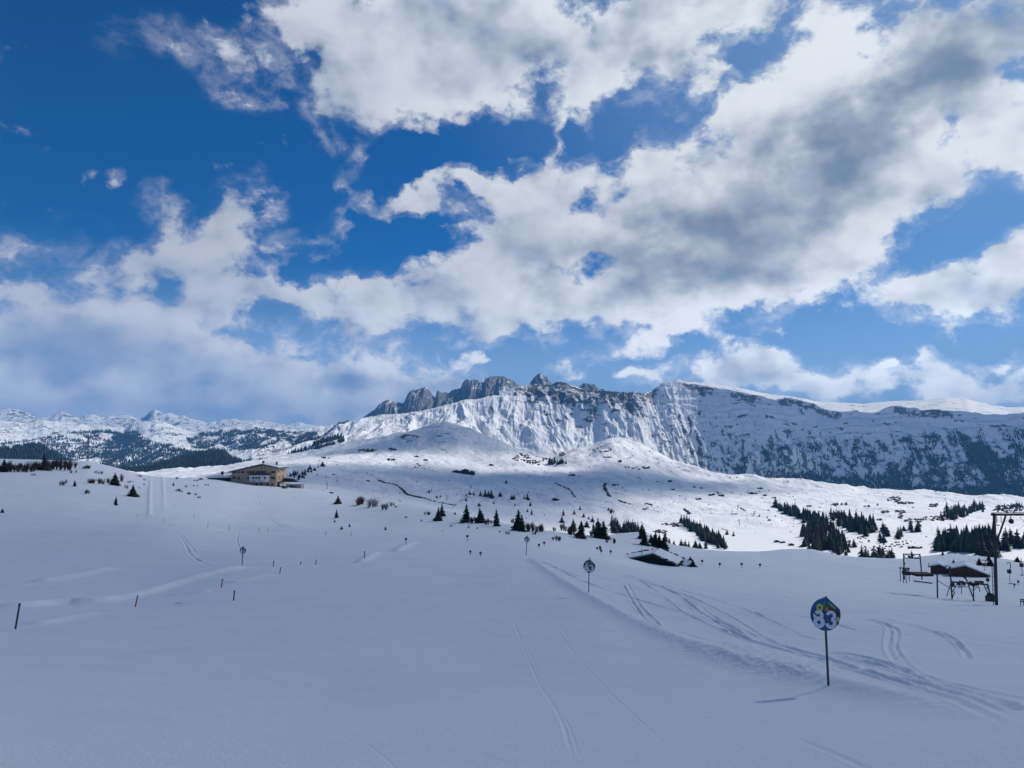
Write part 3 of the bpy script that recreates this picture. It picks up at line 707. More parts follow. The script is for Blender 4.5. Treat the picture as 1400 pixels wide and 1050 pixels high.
# -- the far left ranges
def rk_left(S, Q, r, z, tt, sl, g, px, py):
    return 0.40 * sstep(0.40, 0.9, sl) + 0.45 * sstep(0.0, 0.4, fbm(S / 160, z / 60, 4)) + 0.06
mountain('mountain_range',
    [(-300, 648, 5600), (0, 648, 5600), (140, 652, 5400), (300, 648, 5200), (420, 634, 5000), (520, 610, 5000)],
    [(-300, 585, 8200), (-60, 578, 8000), (0, 575, 8000), (20, 576.5, 8000), (35, 578, 8000), (60, 574.5, 8000), (85, 577, 8000), (105, 578, 8000), (125, 583, 7900), (140, 581, 7900), (155, 584, 7900), (170, 586, 7900), (182, 579, 7900), (192, 577, 7800), (200, 575.5, 7800), (213, 575, 7800), (224, 577, 7800), (240, 583, 7800), (264, 590.5, 7800), (280, 589, 7700), (305, 584, 7700), (330, 582.5, 7700), (345, 581, 7600), (360, 583, 7600), (385, 586, 7600), (405, 587, 7500), (430, 583, 7500), (455, 581, 7500), (490, 578, 7400), (520, 580, 7400)],
    (900, 420, 1.0), 900, 260, 8, 420, 85, prof=1.15, jag=12, jwl=90, rockf=rk_left, seed=21, fine=0.25, asp=2.2, ksm=3)
def rk_far(S, Q, r, z, tt, sl, g, px, py):
    return 0.55 * sstep(0.45, 0.9, sl) + 0.30 * sstep(-0.1, 0.4, fbm(S / 400, z / 120, 4)) - 0.05
mountain('mountain_far',
    [(-300, 600, 12000), (100, 600, 12000), (300, 600, 12000), (520, 602, 12000)],
    [(-300, 575, 13500), (-40, 563, 13500), (0, 560, 13500), (12, 558.5, 13500), (25, 560, 13500), (38, 565, 13500), (52, 571, 13500), (66, 570, 13500), (76, 565, 13500), (86, 562.5, 13500), (96, 567, 13500), (108, 571.5, 13500), (116, 568, 13500), (127, 566.5, 13500), (138, 571, 13500), (150, 568, 13500), (162, 569, 13500), (175, 567, 13500), (188, 572, 13500), (198, 570, 13500), (205, 563, 13500), (211, 560, 13500), (217, 562, 13500), (226, 565, 13500), (236, 564.5, 13500), (244, 569, 13500), (252, 567.5, 13500), (262, 573, 13500), (280, 577, 13500), (300, 576, 13500), (318, 573, 13500), (335, 577, 13500), (350, 575, 13500), (366, 577, 13500), (390, 580, 13500), (410, 577, 13500), (425, 581, 13500), (445, 584, 13500), (520, 592, 13500)],
    (1200, 600, 1.0), 700, 80, 6, 520, 120, prof=0.9, jag=22, jwl=140, rockf=rk_far, seed=27, fine=0.4, asp=3, ksm=1, crest_env=0.25)
# wooded foothill in front of them
mountain('hill_forest',
    [(-300, 668, 2700), (0, 664, 2700), (150, 668, 2700), (300, 664, 2700), (420, 645, 2750), (470, 628, 2800)],
    [(-300, 632, 3300), (-40, 622, 3300), (0, 619, 3300), (20, 616, 3300), (38, 612, 3300), (52, 612, 3300), (64, 617, 3300), (76, 624, 3300), (88, 633, 3300), (110, 640, 3300), (150, 645, 3300), (185, 646, 3300), (215, 640, 3300), (240, 632, 3350), (262, 625, 3400), (282, 620.5, 3400), (306, 620, 3400), (314, 628, 3400), (330, 634, 3400), (350, 632, 3400), (380, 625, 3400), (400, 618, 3450), (430, 606, 3500), (450, 600, 3500), (470, 596, 3500)],
    (500, 160, 1.0), 500, 60, 6, 300, 14, prof=0.9, jag=3, jwl=60, seed=33, ksm=3)

# ------------------------------------------------------------------ the air between here and the far ranges
def build_haze():
    m = bpy.data.materials.new('haze'); m.use_nodes = True
    nt = m.node_tree; nt.nodes.clear()
    o = nt.nodes.new('ShaderNodeOutputMaterial'); v = nt.nodes.new('ShaderNodeVolumePrincipled')
    v.inputs['Color'].default_value = HAZE_COL + (1,); v.inputs['Density'].default_value = HAZE_D
    v.inputs['Anisotropy'].default_value = 0.0
    nt.links.new(v.outputs[0], o.inputs['Volume'])
    zmax = max(float(M[2].max()) for M in MOUNT.values())
    b = MB(); lo, hi = -803.0, max(zmax + 20, 60)
    b.box((0, 0, (lo + hi) / 2), (31600, 31600, hi - lo))
    o = b.build('haze', m); tag(o, kind='stuff'); tag(o, 'thin pale blue mountain air over the snowy valley', 'haze')
    return hi
HAZE_D, HAZE_COL = 7.2e-5, (0.16, 0.50, 1.0)
HAZE_TOP = build_haze()

# ------------------------------------------------------------------ unseen clouds added towards the sun, shaped to lay shade on the snow
CLOUD_Z = 9000.0
def shade_cloud(px_poly, seed, thick=700, soft=0.35, feather=160, mat=None):
    P = []
    for q in px_poly:
        if q[0] == 'w': p = (q[1], q[2], -20.0)
        else: p = at(q[0], q[1], rmin=q[2] if len(q) > 2 else 2.0) if not (len(q) > 3) else at(q[0], q[1], r=q[3])
        k = (CLOUD_Z - p[2]) / SUN[2]
        P.append((p[0] + k * SUN[0], p[1] + k * SUN[1]))
    P = np.array(P); lo = P.min(0) - 400; hi = P.max(0) + 400
    n = int(np.clip(max(hi - lo) / 40, 30, 260))
    gx = np.linspace(lo[0], hi[0], n); gy = np.linspace(lo[1], hi[1], n)
    XX, YY = np.meshgrid(gx, gy)
    d = polydist(XX, YY, P) * np.where(inpoly(XX, YY, P), 1, -1)
    d = d + soft * feather * 3.0 * fbm(XX / 330 + seed, YY / 330, 5, 0.6)
    th = thick * np.clip(d / feather, -0.2, 1) * (0.8 + 0.5 * fbm(XX / 300, YY / 300 + seed, 4))
    ins = th > 0
    ids_t = np.full(XX.shape, -1); ids_b = np.full(XX.shape, -1); V = []; Fc = []
    use = np.zeros(XX.shape, bool)
    cell = ins[:-1, :-1] | ins[1:, :-1] | ins[:-1, 1:] | ins[1:, 1:]
    use[:-1, :-1] |= cell; use[1:, :-1] |= cell; use[:-1, 1:] |= cell; use[1:, 1:] |= cell
    for i, j in zip(*np.where(use)):
        if ins[i, j]:
            ids_t[i, j] = len(V); V.append((XX[i, j], YY[i, j], CLOUD_Z + th[i, j] * .7))
            ids_b[i, j] = len(V); V.append((XX[i, j], YY[i, j], CLOUD_Z - th[i, j] * .3))
        else:
            ids_t[i, j] = ids_b[i, j] = len(V); V.append((XX[i, j], YY[i, j], CLOUD_Z))
    for i, j in zip(*np.where(cell)):
        for ids, rev in ((ids_t, False), (ids_b, True)):
            q = [ids[i, j], ids[i, j + 1], ids[i + 1, j + 1], ids[i + 1, j]]
            Fc.append(q[::-1] if rev else q)
    me = bpy.data.meshes.new('cloud'); me.from_pydata(V, [], Fc); me.update(); me.materials.append(mat or M_CLOUD)
    tag(link('cloud', me), kind='stuff')  # stays out of view, added for the shade it casts
def cloud_mat(dens, aniso=0.5):
    m = bpy.data.materials.new('cloud'); m.use_nodes = True
    nt = m.node_tree; nt.nodes.clear()
    o = nt.nodes.new('ShaderNodeOutputMaterial'); v = nt.nodes.new('ShaderNodeVolumePrincipled')
    v.inputs['Color'].default_value = (1, 1, 1, 1); v.inputs['Density'].default_value = dens; v.inputs['Anisotropy'].default_value = aniso
    nt.links.new(v.outputs[0], o.inputs['Volume'])
    return m
M_CLOUD = cloud_mat(0.008); M_CLOUD_THIN = cloud_mat(0.0028, 0.7); M_CLOUD_MID = cloud_mat(0.0036)
# to shade the near slopes
shade_cloud([(-700, 900, 0, 500), (-500, 700, 0, 560), (0, 640, 0, 540), (200, 655, 0, 560), (330, 660, 0, 590), (420, 668, 0, 560), (480, 680, 0, 480), (560, 690, 0, 400), (640, 708, 0, 330), (720, 720, 0, 300), (830, 735, 0, 300), (960, 752, 0, 300), (1100, 755, 0, 310), (1250, 765, 0, 310), (1400, 770, 0, 310), (1700, 790, 0, 330), ('w', 400, -350), ('w', -500, -350)], 1, soft=0.15, feather=60, thick=600, mat=M_CLOUD_THIN)
# to shade the bottom of the valley
shade_cloud([(425, 668, 500), (432, 655, 500), (470, 648, 500), (520, 645, 500), (560, 641, 500), (600, 641, 500), (680, 642, 500), (740, 641, 500), (800, 642, 500), (900, 643, 500), (980, 649, 500), (1030, 658, 500), (1010, 668, 500), (960, 672, 500), (900, 676, 500), (850, 680, 500), (800, 687, 500), (750, 702, 500), (710, 716, 500), (640, 714, 500), (560, 695, 500), (480, 686, 500)], 2, soft=0.9, feather=180, thick=900, mat=M_CLOUD_MID)
# to shade the hill
shade_cloud([(440, 618, 2000), (500, 607, 2000), (560, 592, 0, 2700), (612, 578, 0, 2750), (650, 590, 0, 2750), (700, 615, 0, 2750), (735, 630, 0, 2750), (700, 633, 1000), (640, 632, 1000), (590, 631, 1000), (540, 624, 1000), (500, 617, 1000)], 3, soft=0.7, feather=190, thick=560, mat=M_CLOUD_MID)
# ------------------------------------------------------------------ materials of the things
M_STEEL = mat_plain('dark_steel', (0.045, 0.05, 0.055), 0.55, 0.6)
M_POLE = mat_plain('pole_wood', (0.10, 0.07, 0.055), 0.7, 0.0, 0.3, 6)
M_RED = mat_plain('red_paint', (0.42, 0.05, 0.05), 0.5)
M_ORANGE = mat_plain('orange_paint', (0.5, 0.16, 0.05), 0.5)
M_NAVY = mat_plain('dark_pole_paint', (0.03, 0.05, 0.06), 0.5)
M_BLUE = mat_plain('sign_blue', (0.008, 0.11, 0.28), 0.45, var=0.1)
M_YEL = mat_plain('sign_yellow', (0.58, 0.60, 0.12), 0.45, var=0.1)
M_OLIVE = mat_plain('sign_olive', (0.14, 0.12, 0.02), 0.45, var=0.15)
M_GREEN = mat_plain('sign_green', (0.16, 0.36, 0.08), 0.45, var=0.1)
M_MAROON = mat_plain('sign_maroon', (0.10, 0.03, 0.035), 0.45, var=0.1)
M_TAN = mat_plain('sign_tan', (0.42, 0.25, 0.13), 0.45, var=0.1)
M_WHITE = mat_plain('sign_white', (0.78, 0.80, 0.82), 0.45, var=0.04)
M_RENDER = mat_plain('hotel_render', (0.52, 0.38, 0.25), 0.85, 0, 0.12, 0.8)
M_RENDER2 = mat_plain('white_render', (0.74, 0.72, 0.70), 0.8, 0, 0.06, 0.8)
M_DWOOD = mat_plain('dark_wood', (0.045, 0.032, 0.026), 0.85, 0, 0.35, 3)
M_RWOOD = mat_plain('red_brown_wood', (0.13, 0.055, 0.035), 0.85, 0, 0.3, 3)
M_BARN = mat_plain('weathered_black_wood', (0.018, 0.015, 0.014), 0.9, 0, 0.4, 3)
M_ROOFSNOW = mat_plain('roof_snow', (0.86, 0.87, 0.89), 0.8, 0, 0.03, 0.5, bump=0.3)
M_NEEDLE = mat_plain('spruce_needles', (0.017, 0.030, 0.016), 0.9, 0, 0.45, 2.0)
M_NEEDLE2 = mat_plain('valley_spruce_needles', (0.020, 0.032, 0.020), 0.9, 0, 0.45, 0.4)
M_BARK = mat_plain('bark', (0.06, 0.045, 0.035), 0.9, 0, 0.3, 5)
M_TWIG = mat_plain('bare_twigs', (0.085, 0.055, 0.040), 0.9, 0, 0.4, 2)
M_TWIG2 = mat_plain('grey_twigs', (0.13, 0.12, 0.11), 0.9, 0, 0.35, 2)
def mat_glass():
    m, t, bs = new_mat('window_glass')
    bs.inputs['Base Color'].default_value = (0.02, 0.025, 0.035, 1); bs.inputs['Roughness'].default_value = 0.12
    return m
M_GLASS = mat_glass()
def mat_concrete(): return mat_plain('stone_terrace', (0.30, 0.28, 0.26), 0.9, 0, 0.2, 1.2)
M_STONE = mat_concrete()
LABELS = {}

# ------------------------------------------------------------------ piste number signs
def arc(cx, cz, ro, ri, a0, a1, n=22):
    out = []
    for i in range(n + 1):
        a = R(a0 + (a1 - a0) * i / n); out.append((cx + ro * math.cos(a), cz + ro * math.sin(a)))
    for i in range(n, -1, -1):
        a = R(a0 + (a1 - a0) * i / n); out.append((cx + ri * math.cos(a), cz + ri * math.sin(a)))
    return out
def flat_strip(mb, outline, y, mi):
    """a ring sector as quads standing just proud of the disc"""
    n = len(outline) // 2
    for i in range(n - 1):
        a, b = outline[i], outline[i + 1]; c, d = outline[-2 - i], outline[-1 - i]
        mb.poly([(a[0], y, a[1]), (b[0], y, b[1]), (c[0], y, c[1]), (d[0], y, d[1])], mi)
SIGN_MATS = [M_BLUE, M_YEL, M_OLIVE, M_GREEN, M_MAROON, M_TAN]
def blob_pts(cx, cz, rx, rz, rot=0, n=18, jag=0.0, seed=0):
    rr = random.Random(seed); o = []
    for i in range(n):
        a = 2 * math.pi * i / n; k = 1 + jag * rr.uniform(-1, 1)
        x, z = rx * k * math.cos(a), rz * k * math.sin(a)
        o.append((cx + x * math.cos(rot) - z * math.sin(rot), cz + x * math.sin(rot) + z * math.cos(rot)))
    return o
def sign_disc():
    mb = MB(); r = 0.297; out = []
    for i in range(48):
        a = 2 * math.pi * i / 48 + math.pi / 2
        x, z = r * 0.925 * math.cos(a), r * math.sin(a)
        dd = x * 0.64 + z * 0.77                     # the clipped upper right edge
        if dd > 0.250 and x > 0: x, z = x - (dd - 0.250) * .64, z - (dd - 0.250) * .77
        if i == 0: z += 0.035                        # the little peak on top
        out.append((x, z))
    mb.prism(out, -0.012, 0.012, 0)
    def pol(pts, y, mi): mb.poly([(x, y, z) for x, z in pts], mi)
    pol(blob_pts(-0.115, 0.120, 0.064, 0.070, 0.2), -0.0150, 1)
    pol(blob_pts(-0.115, 0.120, 0.022, 0.024, 0.2), -0.0175, 2)
    pol([(-0.06, 0.165), (-0.045, 0.235), (-0.02, 0.24), (-0.035, 0.16)], -0.0155, 3)
    pol([(0.02, 0.225), (0.05, 0.235), (0.185, 0.128), (0.165, 0.10), (0.10, 0.145)], -0.0150, 3)
    pol([(0.055, 0.21), (0.075, 0.205), (0.17, 0.13), (0.155, 0.125)], -0.0165, 1)
    pol([(-0.045, 0.09), (-0.02, 0.165), (0.05, 0.15), (0.12, 0.115), (0.24, 0.10), (0.262, 0.05), (0.25, -0.02), (0.16, 0.0), (0.05, 0.02), (-0.03, 0.0)], -0.0140, 4)
    pol(blob_pts(0.015, 0.095, 0.042, 0.032, 0.4), -0.0160, 5)
    pol([(-0.035, 0.155), (-0.01, 0.175), (0.045, 0.155), (0.06, 0.12), (0.015, 0.13), (-0.03, 0.12)], -0.0170, 2)
    return mb.mesh('disc', SIGN_MATS)
def sign_number():
    mb = MB(); y = -0.0190
    # 8
    flat_strip(mb, arc(-0.135, -0.022, 0.094, 0.026, 0, 360, 32), y, 0)
    flat_strip(mb, arc(-0.122, -0.150, 0.108, 0.034, 0, 360, 32), y - 0.0008, 0)
    # 3
    flat_strip(mb, arc(0.095, -0.014, 0.094, 0.034, -80, 172, 28), y, 0)
    flat_strip(mb, arc(0.095, -0.148, 0.104, 0.040, -172, 84, 28), y - 0.0008, 0)
    # stickers over the figures
    for pts, m, k in (([(-0.24, 0.03), (-0.215, 0.045), (-0.14, -0.035), (-0.16, -0.05)], 1, 4), ([(-0.01, -0.075), (0.04, -0.078), (0.075, -0.10), (0.085, -0.125), (0.05, -0.118), (-0.01, -0.115)], 1, 4), (blob_pts(0.222, -0.075, 0.036, 0.040), 2, 4), ([(0.215, -0.14), (0.245, -0.13), (0.24, -0.16), (0.215, -0.17)], 3, 5)):
        mb.poly([(x, y - 0.0006 * k, z) for x, z in pts], m)
    return mb.mesh('number', [M_WHITE, M_OLIVE, M_YEL, M_MAROON])
SIGN_M = None
def piste_sign(px, py, pxtop, pytop, label, cat='piste sign', k=1.0):
    """disc centre at (pxtop, pytop), foot at (px, py)"""
    global SIGN_M
    p = at(px, py); s = mpp(p)
    h = (py - pytop) * s
    root = empty('piste_sign', p, R(random.uniform(-3, 3)))
    tag(root, label, cat, 'numbered piste signs')
    if SIGN_M is None: SIGN_M = (sign_disc(), sign_number())
    lean = (pxtop - px) * s
    ax, _ = azel(px, py)
    pl = MB(); pl.bar((0, 0.03, -0.5), (lean * 1.0, 0.03, h + 0.30 * k), 0.021 * (1 if p[1] < 40 else 1.6), k=10)
    pl.build('pole', M_POLE if p[1] < 20 else M_NAVY, root)
    d = link('disc', SIGN_M[0], root, (lean, 0, h)); d.scale = (k, 1, k); d.rotation_euler = (0, R(4), 0)
    n = link('number', SIGN_M[1], d)
    if p[1] > 20:
        q = MB(); q.bar((0, 0.03, 0.26), (0, 0.03, 0.40), 0.022, k=6); q.build('pole_tip', M_NAVY, d)
    return root
piste_sign(1134, 937, 1132, 842, 'big round blue piste sign with white 83 on a brown pole')
piste_sign(804.5, 810, 806, 775, 'round sign 83 on a dark pole beside the bank of the groomed piste')
piste_sign(719, 759, 720.5, 738, 'small round sign 83 at the far end of the piste bank', k=0.95)
piste_sign(330.5, 773, 331.5, 753, 'round piste sign at the end of the pale snow bank on the left slope')

def far_marker(px, py, h_px, label, w=0.30):
    p = at(px, py); s = mpp(p); w = 1.75 * s; h_px = max(h_px, 6)
    root = empty('piste_marker', p); tag(root, label, 'piste marker', 'far piste markers')
    h = h_px * s
    a = MB(); a.bar((0, 0, -0.4), (0, 0, h), 0.035, k=6); a.build('pole', M_NAVY, root)
    b = MB(); b.prism(blob_pts(0, 0, w, w, n=14), -0.06, -0.036); b.build('disc', M_NAVY, root, (0, 0, h - w * .6))
for a in ((555, 744, 8, 'small dark round marker on the piste crest under the grey bush'), (639, 740, 8, 'tilted dark marker on the piste crest below the pair of spruces'), (643, 759, 6, 'left of two close round markers in the middle of the piste'), (657, 761, 6, 'right of two close round markers in the middle of the piste'),
          (737, 750, 6, 'left of two tiny markers right of the far 83 sign'), (744, 747, 4, 'right of two tiny markers right of the far 83 sign'), (822, 758, 5, 'tiny marker under the dark bush left of the barn'), (835, 759, 6, 'tiny marker close to the left tip of the barn roof'),
          (960, 772, 4, 'tiny marker right of the bush beside the barn'), (984, 776, 5, 'first small marker right of the barn'), (1014, 776, 4, 'second small marker right of the barn'), (1039, 777, 5, 'third small marker right of the barn'), (1331, 805, 8, 'small marker under the lift frame')):
    far_marker(*a, w=0.16)

# ------------------------------------------------------------------ marker stakes
def stake(px, py, tx, ty, mat, label, group, r=0.03, band=None):
    p = at(px, py); s = mpp(p)
    root = empty('marker_stake', p); tag(root, label, 'stake', group)
    top = np.array(((tx - px) * s, 0, (py - ty) * s))
    a = MB(); a.bar(top * -0.35, top, r, r * .9, k=8); a.build('shaft', mat, root)
    b = MB(); b.bar(top * 0.9, top * 1.01, r * 1.15, k=8); b.build('cap', band or mat, root)
stake(21, 860, 25, 826, M_NAVY, 'tall dark stake leaning right at the left picture edge', 'stakes along the left piste edge', .036)
stake(185, 830, 187.5, 815, M_RED, 'short red stake below the pale snow bank', 'stakes along the left piste edge', .034)
stake(302.5, 803, 304, 792, M_RED, 'small dark red stake between the round sign and the snow bank', 'stakes along the left piste edge', .036, M_NAVY)
stake(319.5, 821, 320, 808, M_NAVY, 'short upright dark stake standing alone in front of the small red stake', 'stakes along the left piste edge', .036)
stake(373.5, 775, 374, 767, M_NAVY, 'upright thin stake right of the round sign on the left slope', 'stakes along the left piste edge', .034)
stake(382.5, 784, 383.5, 776, M_NAVY, 'slanted stake in front of the thin upright one', 'stakes along the left piste edge', .034)
stake(410.5, 772, 411.5, 768.5, M_NAVY, 'stub of a stake between the slanted stake and the piste crest', 'stakes along the left piste edge', .04)
stake(431.5, 772, 432.5, 765.5, M_NAVY, 'stake leaning right, nearest to the middle of the piste on the left side', 'stakes along the left piste edge', .036)
stake(498, 763, 498.5, 754, M_NAVY, 'lone dark stake at the corner of the raised snow lip', 'stakes along the left piste edge', .04)
for i, (a, b, h) in enumerate(((206, 709, 5), (223, 714, 5), (284, 721, 7), (313, 725, 7), (354, 728, 7), (366, 728, 6), (445, 732, 6), (480, 733, 6), (187, 707, 4), (238, 694, 5), (265, 708, 6))):
    stake(a, b, a + .3, b - h, M_POLE, 'thin wooden stake in the row at the foot of the hotel slope', 'thin stakes below the hotel', .03)

# ------------------------------------------------------------------ hotel on the left crest
def hotel():
    p = at(352, 669, rmin=300, r=436); y0 = p[1]; s = y0 / F * 1.0
    root = empty('hotel', p)
    tag(root, 'beige mountain hotel with low gable roof and white glazed veranda on the crest', 'hotel')
    X = lambda a: (a - 352) * s
    Zc = lambda b: (669 - b) * s
    D = 17.0
    bw = MB()       # body: gable front, extruded back
    out = [(X(316), Zc(676)), (X(377.5), Zc(680)), (X(377.5), Zc(645.6)), (X(358), Zc(642.3)), (X(316), Zc(651))]
    bw.prism(out[::-1], 0, D)
    bw.build('wall', M_RENDER, root)
    rf = MB()       # snowy roof with dark eaves
    th = 0.55
    def roof(mb, dz0, dz1, x0, x1, y0_, y1_, mi):
        L, A, Rr = (X(x0), Zc(651.6 - (316 - x0) * -.19)), (X(358), Zc(641.6)), (X(x1), Zc(646.6))
        o = [(L[0], L[1] + dz0), (A[0], A[1] + dz0), (Rr[0], Rr[1] + dz0), (Rr[0], Rr[1] + dz1), (A[0], A[1] + dz1), (L[0], L[1] + dz1)]
        mb.prism(o, y0_, y1_, mi)
    roof(rf, 0.0, 0.50, 312.5, 381, -1.5, D + 1.2, 0)
    rfo = rf.build('roof', M_DWOOD, root)
    sn = MB(); roof(sn, 0.503, 0.95, 313.2, 380.4, -1.1, D + 1.0, 0); sn.build('roof_snow', M_ROOFSNOW, rfo)
    for cx, w, h, yy in ((356.5, 1.0, 2.2, 3.0), (371, .8, 1.6, 8)):
        c = MB(); zt = Zc(641.6) - 0.2; c.box((X(cx), yy, zt + h / 2), (w, w, h)); c.box((X(cx), yy, zt + h + .1), (w + .3, w + .3, .2)); c.build('chimney', M_DWOOD, rfo)
    # windows
    def window(cx, cy, w, h, yf=0.0, wall_m=M_RENDER2, side=False):
        W, H = w * s, h * s
        f = MB(); t_ = 0.09
        x, z = X(cx), Zc(cy)
        if not side:
            f.prism([(x - W / 2 - .1, z - H / 2 - .1), (x + W / 2 + .1, z - H / 2 - .1), (x + W / 2 + .1, z + H / 2 + .08), (x - W / 2 - .1, z + H / 2 + .08)], yf - .06, yf + .02)
        else:
            xs = X(377.5)
            f.box((xs + .02, cx, z), (.08, W + .2, H + .2))
        fo = f.build('window', M_DWOOD, root)
        g = MB()
        if not side: g.box((x, yf - 0.063, z), (W - .02, 0.02, H - .02))
        else: g.box((X(377.5) + .063, cx, z), (.02, W - .02, H - .02))
        g.build('pane', M_GLASS, fo)
    for cx, w in ((320, 4.2), (325.6, 2.0), (331.3, 4.4), (342, 9.5), (355.5, 13), (372.7, 5)): window(cx, 651.2, w, 2.6)
    for cx, w, cy in ((318.5, 1.6, 658.6), (321, 1.6, 658.6), (326.3, 2.6, 659.2), (339.6, 2.8, 659.2), (372.3, 5.4, 659.2)): window(cx, cy, w, 3)
    for cx in (356.5, 361): window(cx, 645, 1.6, 1.3)
    for cx, w in ((351, 1.8), (365.4, 2.4), (372, 2.4)): window(cx, 667.4, w, 2.2)
    for yy, cy in ((3, 651), (11, 650), (4, 658.8), (12, 658.2)): window(yy, cy, 2.4 if False else 3.2, 2.6, side=True)
    dr = MB(); dr.box((X(357.3), -0.05, Zc(668)), (2.6 * s, .1, 4.4 * s)); dr.build('door', M_DWOOD, root)
    gp = MB(); gp.box((X(377.5) + .05, 4.2, Zc(667.5)), (.1, 6.5, 6.2 * s)); gp.build('garage_door', M_DWOOD, root)
    # white veranda standing out of the front
    v = MB(); v.box(((X(343) + X(368)) / 2, -1.5, Zc(659.6)), (25 * s, 3.0, 9.2 * s)); vo = v.build('veranda', M_RENDER2, root)
    c = MB(); c.box(((X(342) + X(369)) / 2, -1.9, Zc(654.6) + .25), (27.5 * s, 4.2, 0.55)); c.build('canopy', M_DWOOD, vo)
    for cx, w in ((348.4, 2.6), (352.4, 2.8), (356.4, 2.8), (363.8, 2.4)):
        f = MB(); f.box((X(cx), -3.03, Zc(658.8)), (w * s, 0.06, 3.2 * s)); f.build('veranda_window', M_GLASS, vo)
    for cx, w, cy in ((349.5, 4.6, 662.8), (356.8, 3.2, 662.6), (361, 2.5, 663.2)):
        f = MB(); f.box((X(cx), -3.03, Zc(cy)), (w * s, 0.05, .75 * s)); f.build('balcony_panel', M_DWOOD if cx > 352 else M_STONE, vo)
    # snow covered terrace on the right
    t = MB(); t.prism([(X(378.4), Zc(676)), (X(409), Zc(676)), (X(409), Zc(668)), (X(392), Zc(668.6)), (X(378.4), Zc(667))][::-1], 3.0, 9.0); t.build('terrace_wall', M_STONE, root)
    t = MB(); t.prism([(X(379.4), Zc(665.8)), (X(400), Zc(665.6)), (X(391), Zc(661.4)), (X(379.4), Zc(660.4))][::-1], 9.2, 13); t.build('lean_to', M_DWOOD, root)
    b = MB(); b.box((X(382.5) + 1, 1.6, Zc(669)), (6 * s, 2.5, 3.4 * s)); b.build('snow_bank', M_ROOFSNOW, root)
hotel()
def side_house():
    p = at(300, 657.5, rmin=300, r=446); s = p[1] / F
    root = empty('restaurant_annex', p)
    tag(root, 'long low dark wooden building with snowy roof left of the beige hotel', 'building')
    X = lambda a: (a - 300) * s
    Zc = lambda b: (657.5 - b) * s
    w = MB(); w.box((X(300), 4, 1.5 * s - 2), (31.5 * s, 8, 3.1 * s + 4)); w.build('wall', M_DWOOD, root)
    r_ = MB(); r_.prism([(X(282.5), Zc(654.4) + .2), (X(286), Zc(652.2)), (X(295), Zc(650.6)), (X(306), Zc(650.9)), (X(316.5), Zc(653.6) + .2), (X(316.5), Zc(653.6) - .2), (X(282.5), Zc(654.4) - .2)], -1.2, 9.4); ro = r_.build('roof', M_ROOFSNOW, root)
    c = MB(); c.box((X(299.8), 4, Zc(648.6)), (2.8 * s, 1.2, 4.4 * s)); c.box((X(299.8), 4, Zc(646.6)), (3.6 * s, 1.6, .6 * s)); c.build('chimney', M_DWOOD, ro)
    for cx in (289, 292.5, 297, 301.5, 306, 311):
        g = MB(); g.box((X(cx), -0.03, Zc(656)), (2.4 * s, .06, 1.5 * s)); g.build('window', M_GLASS, root)
side_house()

